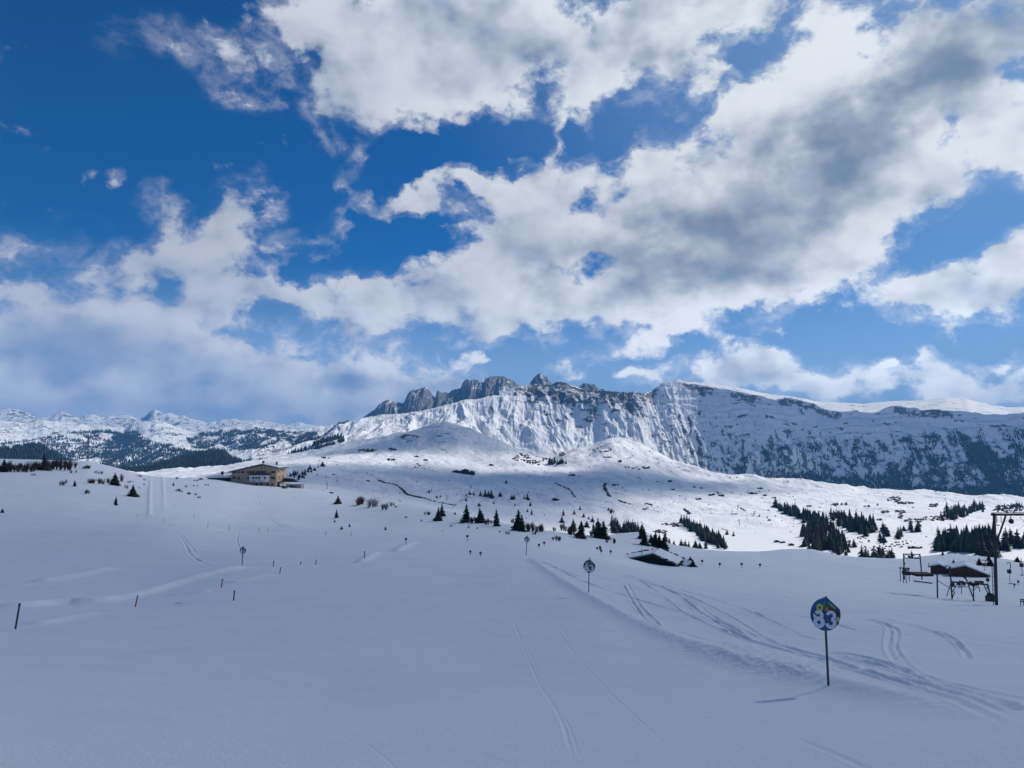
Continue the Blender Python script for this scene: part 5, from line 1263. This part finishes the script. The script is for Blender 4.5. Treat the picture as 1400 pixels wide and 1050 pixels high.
# the far woods: tens of thousands of trees that read as one mass
def far_forest():
    rs = np.random.default_rng(12); P = []; Hh = []
    def take(name, poly, n, h, noise=None, thr=0.0, wl=300, tmax=1.0):
        X, Y, Z, px, py, tt, sl = MOUNT[name]
        m = inpoly(px, py, poly) & (tt < tmax)
        if noise is not None: m &= fbm(X / wl + noise, Y / wl, 4) > thr
        idx = np.argwhere(m)
        if not len(idx): return
        pk = idx[rs.integers(0, len(idx), n)]
        jj = rs.uniform(-.5, .5, (n, 2))
        i2 = np.clip(pk[:, 0] + np.sign(jj[:, 0]).astype(int), 0, X.shape[0] - 1); k2 = np.clip(pk[:, 1] + np.sign(jj[:, 1]).astype(int), 0, X.shape[1] - 1)
        a = np.abs(jj)
        for A in range(1): pass
        def lerp(M): 
            o = M[pk[:, 0], pk[:, 1]]
            return o + (M[i2, pk[:, 1]] - o) * a[:, 0] + (M[pk[:, 0], k2] - o) * a[:, 1]
        P.append(np.stack([lerp(X), lerp(Y), lerp(Z)], 1)); Hh.append(h * rs.uniform(.6, 1.3, n))
    # wooded foothill, dark all over except its clearings
    take('hill_forest', [(-200, 600), (330, 600), (330, 690), (-200, 690)], 15000, 24)
    take('hill_forest', [(330, 600), (470, 590), (470, 660), (330, 690)], 1500, 20, 2.0, .05, 160)
    # left range: forest in tongues
    take('mountain_range', [(135, 650), (138, 626), (150, 605), (170, 592), (185, 590), (200, 603), (235, 610), (262, 618), (300, 622), (310, 640), (280, 655)], 6500, 22)
    take('mountain_range', [(-200, 652), (-200, 612), (30, 605), (60, 596), (110, 590), (150, 588), (160, 600), (135, 640), (135, 652)], 5000, 20, 5.0, .02, 260)
    take('mountain_range', [(255, 600), (270, 594), (310, 588), (350, 586), (400, 592), (440, 592), (430, 606), (380, 612), (300, 618), (262, 612)], 5200, 20, 8.0, -.05, 200)
    take('mountain_range', [(120, 590), (160, 592), (190, 598), (200, 612), (170, 610), (140, 600)], 1500, 20, 9.0, -.05, 200)
    # foot of the big wall
    take('mountain_ridge', [(1020, 662), (1100, 648), (1150, 655), (1205, 650), (1250, 668), (1320, 668), (1400, 660), (1500, 662), (1500, 720), (1020, 690)], 5200, 25)
    take('mountain_ridge', [(1225, 660), (1235, 640), (1262, 622), (1290, 628), (1300, 640), (1310, 612), (1340, 605), (1360, 620), (1385, 610), (1400, 612), (1500, 610), (1500, 670), (1225, 675)], 3000, 21, 3.0, .06, 110)
    take('mountain_ridge', [(980, 640), (1040, 618), (1100, 606), (1200, 600), (1300, 590), (1400, 585), (1500, 585), (1500, 660), (1200, 664), (1060, 664)], 4600, 14, 7.0, .08, 70)
    take('mountain_ridge', [(940, 610), (1040, 600), (1400, 585), (1500, 585), (1500, 620), (1040, 640), (960, 640)], 1100, 9, 4.0, .14, 80)
    P = np.concatenate(P); H = np.concatenate(Hh)
    # dark edge of the left snow ridge
    extra = []
    X, Y, Z, px, py, tt, sl = MOUNT['mountain_ridge']
    m = (px < 476) & (tt > .90) & (tt < 1.01) & (px > 380); idx = np.argwhere(m); pk = idx[rs.integers(0, len(idx), 700)]
    P = np.concatenate([P, np.stack([X[pk[:, 0], pk[:, 1]], Y[pk[:, 0], pk[:, 1]], Z[pk[:, 0], pk[:, 1]]], 1)]); H = np.concatenate([H, rs.uniform(9, 18, 700)])
    # valley-floor clumps beyond those built one by one
    def floor(poly, n, h, rmin=500):
        xs = [q[0] for q in poly]; ys = [q[1] for q in poly]; o = []
        while len(o) < n:
            a, b = rs.uniform(min(xs), max(xs)), rs.uniform(min(ys), max(ys))
            if inpoly(np.array([a]), np.array([b]), poly)[0]: o.append(at(a, b, rmin=rmin))
        return np.array(o), h * rs.uniform(.7, 1.25, n)
    for poly, n, h in (([(1095, 742), (1100, 722), (1130, 716), (1148, 736), (1160, 756), (1120, 756)], 120, 13), ([(1060, 695), (1100, 706), (1130, 713), (1120, 722), (1095, 710)], 70, 13), ([(1280, 754), (1300, 742), (1360, 742), (1366, 758), (1310, 756)], 80, 16), ([(1135, 706), (1200, 716), (1190, 730), (1160, 726)], 50, 13), ([(930, 712), (965, 730), (995, 749), (970, 743)], 45, 11), ([(1288, 705), (1345, 694), (1330, 704), (1300, 711)], 40, 10), ([(1340, 700), (1400, 690), (1400, 694), (1350, 700)], 30, 9), ([(1150, 716), (1195, 720), (1185, 732), (1165, 728)], 25, 13)):
        a, b = floor(poly, n, h); P = np.concatenate([P, a]); H = np.concatenate([H, b])
    n = len(P); k = 5
    ang = np.linspace(0, 2 * np.pi, k, endpoint=False)[None, :] + rs.uniform(0, 6.28, (n, 1))
    rad = (H * rs.uniform(.16, .26, n))[:, None] * rs.uniform(.75, 1.2, (n, k))
    base = np.stack([P[:, None, 0] + rad * np.cos(ang), P[:, None, 1] + rad * np.sin(ang), np.repeat((P[:, 2] - .02 * H)[:, None], k, 1)], -1)
    mid = np.stack([P[:, None, 0] + rad * .55 * np.cos(ang + .5), P[:, None, 1] + rad * .55 * np.sin(ang + .5), P[:, None, 2] + (H * .5)[:, None] * rs.uniform(.85, 1.15, (n, k))], -1)
    top = (P + np.stack([0 * H, 0 * H, H], 1))[:, None, :]
    V = np.concatenate([base, mid, top], 1).reshape(-1, 3)
    o = (np.arange(n) * (2 * k + 1))[:, None]; i = np.arange(k)[None, :]; j = (np.arange(k)[None, :] + 1) % k
    t1 = np.stack([o + i, o + j, o + k + j], -1); t2 = np.stack([o + i, o + k + j, o + k + i], -1); t3 = np.stack([o + k + i, o + k + j, o + 2 * k + 0 * i], -1)
    me = np_mesh('forest', V, np.concatenate([t1, t2, t3], 1).reshape(-1, 3), M_NEEDLE2, False)
    tag(link('forest', me), 'dark spruce woods covering the far foothill and the foot of the wall', 'forest', kind='stuff')
far_forest()

# ------------------------------------------------------------------ bare brush on the near crest
def bush_mesh(seed, n, wide, mat, thick=.012):
    """bare alder brush: several stools of stems fanning out, uneven outline"""
    rr = random.Random(seed); m = MB()
    st = [(rr.uniform(-.75, .75) * wide, rr.uniform(-.5, .5) * wide, rr.uniform(.5, 1.0)) for _ in range(6)]
    for i in range(n):
        sx, sy, sh = rr.choice(st); sh *= 1 - .35 * (abs(sx) / wide) ** 2
        a = rr.uniform(0, 6.28); ln = rr.uniform(.05, .42) * wide; h = sh * rr.uniform(.45, 1.0) * (1 - .5 * (ln / wide) ** 1.5)
        p0 = (sx + rr.uniform(-.06, .06), sy + rr.uniform(-.06, .06), -.1); p1 = (sx + ln * .45 * math.cos(a), sy + ln * .45 * math.sin(a), h * .6); p2 = (sx + ln * math.cos(a), sy + ln * math.sin(a), h)
        m.bar(p0, p1, thick, thick * .7, k=3); m.bar(p1, p2, thick * .7, thick * .25, k=3)
        for j in range(4):
            t_ = rr.uniform(.2, 1); q = [p1[c] + (p2[c] - p1[c]) * t_ for c in range(3)]; b = rr.uniform(0, 6.28); l2 = rr.uniform(.05, .16)
            m.bar(q, (q[0] + l2 * math.cos(b), q[1] + l2 * math.sin(b), q[2] + rr.uniform(.0, .16)), thick * .5, thick * .2, k=3)
    return m.mesh('bush', mat)
BUSH = [bush_mesh(s, n, w, m, t_) for s, n, w, m, t_ in ((1, 110, 1.0, M_TWIG, .014), (2, 100, 1.1, M_TWIG2, .013), (3, 100, .9, M_TWIG, .015), (4, 120, 1.1, M_TWIG2, .014))]
BDK = [bush_mesh(s, n, w, m, t_) for s, n, w, m, t_ in ((11, 210, 1.0, M_TWIG, .018), (12, 190, 1.1, M_DWOOD, .017), (13, 200, 1.0, M_TWIG, .018))]
RB = random.Random(5)
def bush(px, py, wpx, hpx, label, group='bare bushes on the near slopes', lib=None, rmin=30):
    p = at(px, py, rmin=rmin); s = mpp(p); me = RB.choice(lib or BUSH)
    o = link('bush', me, None, p); o.rotation_euler = (0, 0, RB.uniform(0, 6.28)); k = wpx * s / 2.3
    o.scale = (k, k, hpx * s); tag(o, label, 'bush', group)
for a in ((511, 693, 34, 17, 'large grey bare bush, main clump on the slope right of the hotel'), (494, 690, 26, 14, 'left clump of the large grey bare bush'), (526, 697, 22, 13, 'right lower clump of the large grey bare bush'), (534, 692, 12, 9, 'small clump at the right end of the large grey bush'), (541, 694, 6, 4, 'little tuft right of the large grey bush'),
          (585, 704, 11, 6, 'grey bush left of the spruce pair'), (555, 708, 5, 3, 'tuft between the large bush and the grey one'), (576, 713, 6, 3.5, 'tuft below the grey bush'), (631, 716, 9, 6, 'grey bush at the foot of the bushy spruce'), (641, 722, 7, 4, 'tuft under the bushy spruce'), (653, 723, 5, 3.5, 'tuft under the brown brush'), (683, 728, 4, 3, 'tiny tuft below the free standing spruce'), (694, 731, 10, 7, 'grey bush below the free standing spruce'),
          (622, 704, 5, 5, 'tuft right of the spruce pair'), (617, 720, 4, 3, 'tiny tuft on the snow below the pair'), (605, 726, 4, 2, 'twigs on the snow below the pair')):
    bush(*a, lib=BDK + BUSH)
for a in ((650, 715, 20, 10, 'left half of the brown brush around the crest spruce'), (668, 717, 16, 10, 'right half of the brown brush around the crest spruce'), (729, 727, 30, 15, 'broad brown brush right of the largest spruce'), (741, 727, 20, 12, 'right end of the broad brown brush'), (757, 726, 8, 7, 'small dark bush at the end of the broad brush'), (760, 739, 16, 8, 'low bush on the snow below the brown bank'), (731, 731, 9, 5, 'tuft at the foot of the broad brown brush'),
          (771, 726, 16, 12, 'brown bank brush, left part'), (780, 731, 22, 15, 'brown bank brush, middle part'), (789, 736, 16, 10, 'brown bank brush, lower part'), (809, 733, 11, 10, 'grey brush between the bank and the tall spruce'), (840, 743, 9, 9, 'dark bush on the slope of the knoll'), (829, 742, 6, 5, 'tuft under the spruces left of the knoll'), (819, 752, 11, 7, 'dark bush on the open snow above the barn'), (701, 715, 8, 8, 'brush left behind the largest spruce'), (836, 702, 8, 7, 'dark brush on the slope behind the knoll')):
    bush(*a, group='brown brush along the crest', lib=BDK)
for a in ((117, 675, 18, 8, 'grey bush standing apart on the left slope'), (85, 664, 14, 9, 'dark bush left of the tiny round spruce'), (90, 661, 9, 8, 'bush top behind the dark bush'), (127, 661, 20, 9, 'brush row left part under the left crest'), (139, 662, 18, 11, 'brush row middle part under the left crest'), (149, 661, 16, 10, 'brush row right part beside the dark spruce'), (165, 658, 14, 15, 'tall brush right of the dark spruce'), (172, 668, 8, 7, 'brush left of the stout spruce'),
          (135, 648, 16, 6, 'thin brush on the left crest shoulder'), (118, 641, 18, 6, 'brush on the crest left of the mast'), (100, 647, 10, 6, 'brush between crest and dark bush'), (178, 660, 10, 4, 'tuft near the lane'), (190, 652, 10, 4, 'tuft on the crest beside the lane'), (197, 657, 6, 4, 'tuft left of the lane top'), (197, 663, 5, 3, 'little tuft beside the lane'), (190, 668, 4, 3, 'tuft right of the stout spruce'),
          (241, 655, 9, 4, 'dark tuft right of the lane top'), (267, 658, 9, 3, 'dark low tuft on the crest left of the annex'), (275, 656, 12, 3, 'flat tuft on the crest left of the annex'), (254, 666, 5, 3, 'tuft row first on the slope left of the hotel'), (267, 665, 8, 3, 'tuft row second on the slope left of the hotel'), (283, 664, 8, 3, 'tuft row third on the slope left of the hotel'), (243, 672, 8, 5, 'grey tuft on the slope below the lane top'), (249, 673, 5, 4, 'grey tuft beside it on the slope below the lane top'), (258, 676, 7, 4, 'middle grey tuft on the slope left of the hotel'), (267, 677, 6, 4, 'right grey tuft on the slope left of the hotel'), (273, 681, 8, 4, 'lowest grey tuft on the slope left of the hotel'), (45, 650, 8, 4, 'tuft below the crest brush on the far left')):
    bush(*a, group='brush on the left slope', lib=BUSH + BDK)
for i, (x, y) in enumerate(((8, 645), (20, 645), (32, 645), (42, 645), (52, 643), (68, 641), (78, 642), (88, 643), (97, 640), (-5, 645), (26, 642), (14, 642), (47, 640), (75, 638), (84, 637))):
    bush(x, y, 20, RB.uniform(10, 16), 'dark brush in the continuous thicket on the far left crest', 'thicket on the far left crest', BDK)
for a in ((390, 668, 14, 5, 'hedge under the terrace right of the hotel'), (400, 667, 12, 4.5, 'hedge end right of the hotel terrace')): bush(*a, group='hedge at the hotel', lib=BDK)
for x, y, h, r in ((337, 646, 8, 520), (345, 645, 9, 520), (340, 645, 7, 530), (368, 644, 9, 520), (366, 643, 11, 525), (375, 643, 8, 520), (371, 644, 10, 530)):
    p = at(x, y, r=r); conifer(p, float(azel(x, y - h)[1]) * r - p[2], 'round topped spruce rising behind the hotel roof', 'trees behind the hotel', LCON, 1.5)

# ------------------------------------------------------------------ hay huts, scrub and the stream on the valley floor
HUT = None
def hay_hut(px, py, wpx, label, group='hay huts scattered over the valley floor', rmin=500):
    global HUT
    if HUT is None:
        w = MB(); w.prism([(-.5, -.3), (.5, -.3), (.5, .30), (0, .46), (-.5, .30)], -.4, .4)
        r_ = MB(); r_.prism([(-.60, .27), (0, .462), (.60, .27), (.60, .30), (0, .50), (-.60, .30)], -.5, .5)
        s_ = MB(); s_.prism([(-.58, .302), (0, .503), (.58, .302), (.55, .38), (0, .58), (-.55, .38)], -.48, .48)
        d_ = MB(); d_.box((.05, -.41, .05), (.22, .02, .3))
        HUT = (w.mesh('wall', M_DWOOD), r_.mesh('roof', M_DWOOD), s_.mesh('roof_snow', M_ROOFSNOW), d_.mesh('door', M_BARN))
    p = at(px, py, rmin=rmin); k = wpx * mpp(p)
    o = empty('hay_hut', p, RB.uniform(-.5, .5)); o.scale = (k, k, k * RB.uniform(.75, .95)); tag(o, label, 'hut', group)
    link('wall', HUT[0], o); r_ = link('roof', HUT[1], o); link('roof_snow', HUT[2], r_); link('door', HUT[3], o)
SH, SU = 'small dark hay hut on the shaded valley floor', 'small dark hay hut on the sunlit plateau'
for a in ((782, 650.5, 6.5), (839, 664, 5), (844, 663.5, 4), (760, 684, 8), (916, 658.5, 5), (889, 690.5, 5.5), (884, 689.5, 4), (882, 696.5, 5), (920, 669.5, 4), (586, 672, 3), (672, 636.5, 5), (453, 674.5, 4.5), (456, 649, 3.5), (503, 658, 4), (1053, 639, 3)): hay_hut(*a, SH)
for a in ((949, 666.5, 4.5), (955, 683, 6), (973, 677, 6.5), (986, 678, 6), (1027, 675.5, 7), (1034, 675, 4), (1046, 677.5, 5), (1039, 668.5, 5.5), (1052, 711.5, 4), (1070, 702, 4), (1106, 692.5, 5), (1058, 681, 4), (958.5, 668, 4), (1062, 741, 6), (1082, 745.5, 7), (1070, 742, 6), (1121, 694, 2.5)): hay_hut(*a, SU)
hay_hut(1246, 749.5, 7, 'snow roofed farm hut left of two near the large grove', 'two farm huts'); hay_hut(1256, 749.5, 7, 'snow roofed farm hut right of two near the large grove', 'two farm huts')
hay_hut(1201, 757.5, 7, 'hut with snowy roof among the spruces behind the right crest', 'two farm huts')
def valley_lodge():
    p = at(633, 648, rmin=500); s = mpp(p)
    root = empty('valley_lodge', p); tag(root, 'long low dark lodge with snowy roof in the middle of the shaded valley', 'building')
    for x0, x1, h in ((-15, -3, 5.2), (-3, 8, 6.4), (8, 16, 4.2)):
        w = MB(); w.prism([(x0 * s, -3), (x1 * s, -3), (x1 * s, h * .7 * s), ((x0 + x1) / 2 * s, h * s), (x0 * s, h * .7 * s)], 0, 12); w.build('wall', M_DWOOD, root)
        r_ = MB(); c = (x0 + x1) / 2; r_.prism([((x0 + .2) * s, h * .7 * s + .1), (c * s, h * s + .1), ((x1 - .2) * s, h * .7 * s + .1), ((x1 - .2) * s, h * .7 * s + .7), (c * s, h * s + .7), ((x0 + .2) * s, h * .7 * s + .7)], -.6, 12.5); r_.build('roof', M_ROOFSNOW if h < 6 else M_DWOOD, root)
    for i in range(8):
        g = MB(); g.box(((-13 + 3.4 * i) * s, -.06, 1.7 * s), (1.6 * s, .1, 1.1 * s)); g.build('window', M_GLASS, root)
valley_lodge()

def scrub():
    """low dwarf shrubs, brook banks and rocks poking through the snow, as one cover"""
    rs = np.random.default_rng(31); P = []; S = []
    def line(pts, n, size, jit=.8, rmin=500):
        c = catmull(pts, 20)
        for k in range(n):
            q = c[rs.integers(0, len(c))] + rs.normal(0, jit, 2) * (1, .35); p = at(q[0], q[1], rmin=rmin); P.append(p); S.append(size * mpp(p) * rs.uniform(.5, 1.3))
    def patch(cx, cy, rx, ry, n, size, rmin=500):
        for k in range(n):
            a = rs.uniform(0, 6.28); t_ = math.sqrt(rs.uniform()); p = at(cx + rx * t_ * math.cos(a), cy + ry * t_ * math.sin(a), rmin=rmin); P.append(p); S.append(size * mpp(p) * rs.uniform(.5, 1.3))
    line([(517, 657), (525, 660), (540, 663), (549, 669), (557, 676), (575, 680), (595, 686), (620, 691)], 170, 1.1, .5); line([(549, 669), (558, 677), (575, 681)], 60, 1.6, .5)
    line([(575, 640), (588, 643), (600, 646)], 22, .7, .4); line([(570, 634), (574, 638), (563, 641)], 18, .9, .6)
    line([(760, 661), (770, 666), (780, 671), (786, 680)], 45, 1.1, .6); line([(828, 661), (826, 666), (830, 673), (833, 679)], 60, 1.5, .6); line([(845, 684), (855, 688), (862, 690)], 30, 1.2, .5); line([(862, 690), (890, 697), (920, 706)], 16, .7, .5)
    line([(934, 696), (939, 699), (942, 703)], 24, 1.7, .6); line([(1008, 693), (1014, 696), (1019, 699)], 20, 1.0, .5); line([(980, 674), (988, 678)], 18, 1.1, .4); line([(1000, 702), (1008, 703)], 10, .8, .4); line([(985, 722), (995, 726)], 10, .8, .4)
    line([(640, 662), (650, 671), (632, 684), (618, 694)], 30, .9, 1.2)
    for cx, cy, rx, ry, n in ((502, 616, 12, 2, 40), (537, 614.5, 5, 1.4, 16), (534, 629, 5, 1.2, 16), (445, 626, 6, 1.2, 12), (570, 624.6, 3, .8, 6), (583, 629, 3, .8, 6), (1222, 683.5, 9, 4, 30), (1238, 688, 11, 1.8, 40), (1277, 691, 6, 2.6, 30), (1210, 700, 5, 1.5, 18), (1231, 700, 8, 1.8, 30), (1231, 706, 3, 4, 16), (1141, 690, 5, 2, 16), (1186, 693, 4, 1, 8), (1203, 711, 4, 1, 8),
                              (1250, 712, 14, 3, 40), (1280, 709, 18, 3, 60), (1378, 696, 22, 5, 90), (1395, 692, 10, 2, 20), (1340, 718, 6, 2, 0), (917, 717, 12, 1.6, 34), (903, 727, 10, 2.6, 40), (925, 719, 8, 1.5, 20), (748, 629, 8, 4, 14), (768, 620, 4, 4, 16), (713, 626, 14, 5, 40), (727, 633, 14, 4, 26), (830, 625.5, 6, .8, 14), (847, 631, 3, 1.4, 10), (823, 615, 14, 4, 16), (870, 640, 20, 2, 16), (1385, 745, 14, 4, 26), (1165, 742, 30, 8, 40), (1195, 752, 20, 4, 20), (1230, 744, 30, 5, 24)):
        patch(cx, cy, rx, ry, n, 1.5)
    # sprinkled over everything
    for k in range(520):
        a, b = rs.uniform(420, 1100), rs.uniform(612, 715)
        az, te = azel(a, b); p = at(a, b, rmin=600)
        if p[1] > 2750 or p[1] < 600: continue
        if fbm(np.array([p[0] / 260.]), np.array([p[1] / 260.]), 3)[0] < 0.0: continue
        P.append(p); S.append(rs.uniform(.5, 1.25) * mpp(p))
    for k in range(160):
        a, b = rs.uniform(1000, 1400), rs.uniform(668, 735); p = at(a, b, rmin=600); P.append(p); S.append(rs.uniform(.5, 1.1) * mpp(p))
    P = np.array(P); S = np.array(S); n = len(P); k = 6
    ang = np.linspace(0, 2 * np.pi, k, endpoint=False)[None, :] + rs.uniform(0, 6.28, (n, 1)); rad = S[:, None] * rs.uniform(.5, 1.2, (n, k))
    b0 = np.stack([P[:, None, 0] + rad * np.cos(ang) * 1.3, P[:, None, 1] + rad * np.sin(ang), np.repeat((P[:, 2] - .3)[:, None], k, 1)], -1)
    b1 = np.stack([P[:, None, 0] + rad * .8 * np.cos(ang + .3) * 1.2, P[:, None, 1] + rad * .8 * np.sin(ang + .3), P[:, None, 2] + S[:, None] * rs.uniform(.35, .95, (n, k))], -1)
    top = (P + np.stack([0 * S, 0 * S, S * rs.uniform(.7, 1.2, n)], 1))[:, None, :]
    V = np.concatenate([b0, b1, top], 1).reshape(-1, 3); o = (np.arange(n) * (2 * k + 1))[:, None]; i = np.arange(k)[None, :]; j = (i + 1) % k
    T = np.concatenate([np.stack([o + i, o + j, o + k + j], -1), np.stack([o + i, o + k + j, o + k + i], -1), np.stack([o + k + i, o + k + j, o + 2 * k + 0 * i], -1)], 1).reshape(-1, 3)
    me = np_mesh('scrub', V, T, M_TWIG, False); tag(link('scrub', me), 'dark dwarf scrub along the brook and scattered over the valley snow', 'scrub', kind='stuff')
scrub()
print('conifers', NCON[0])
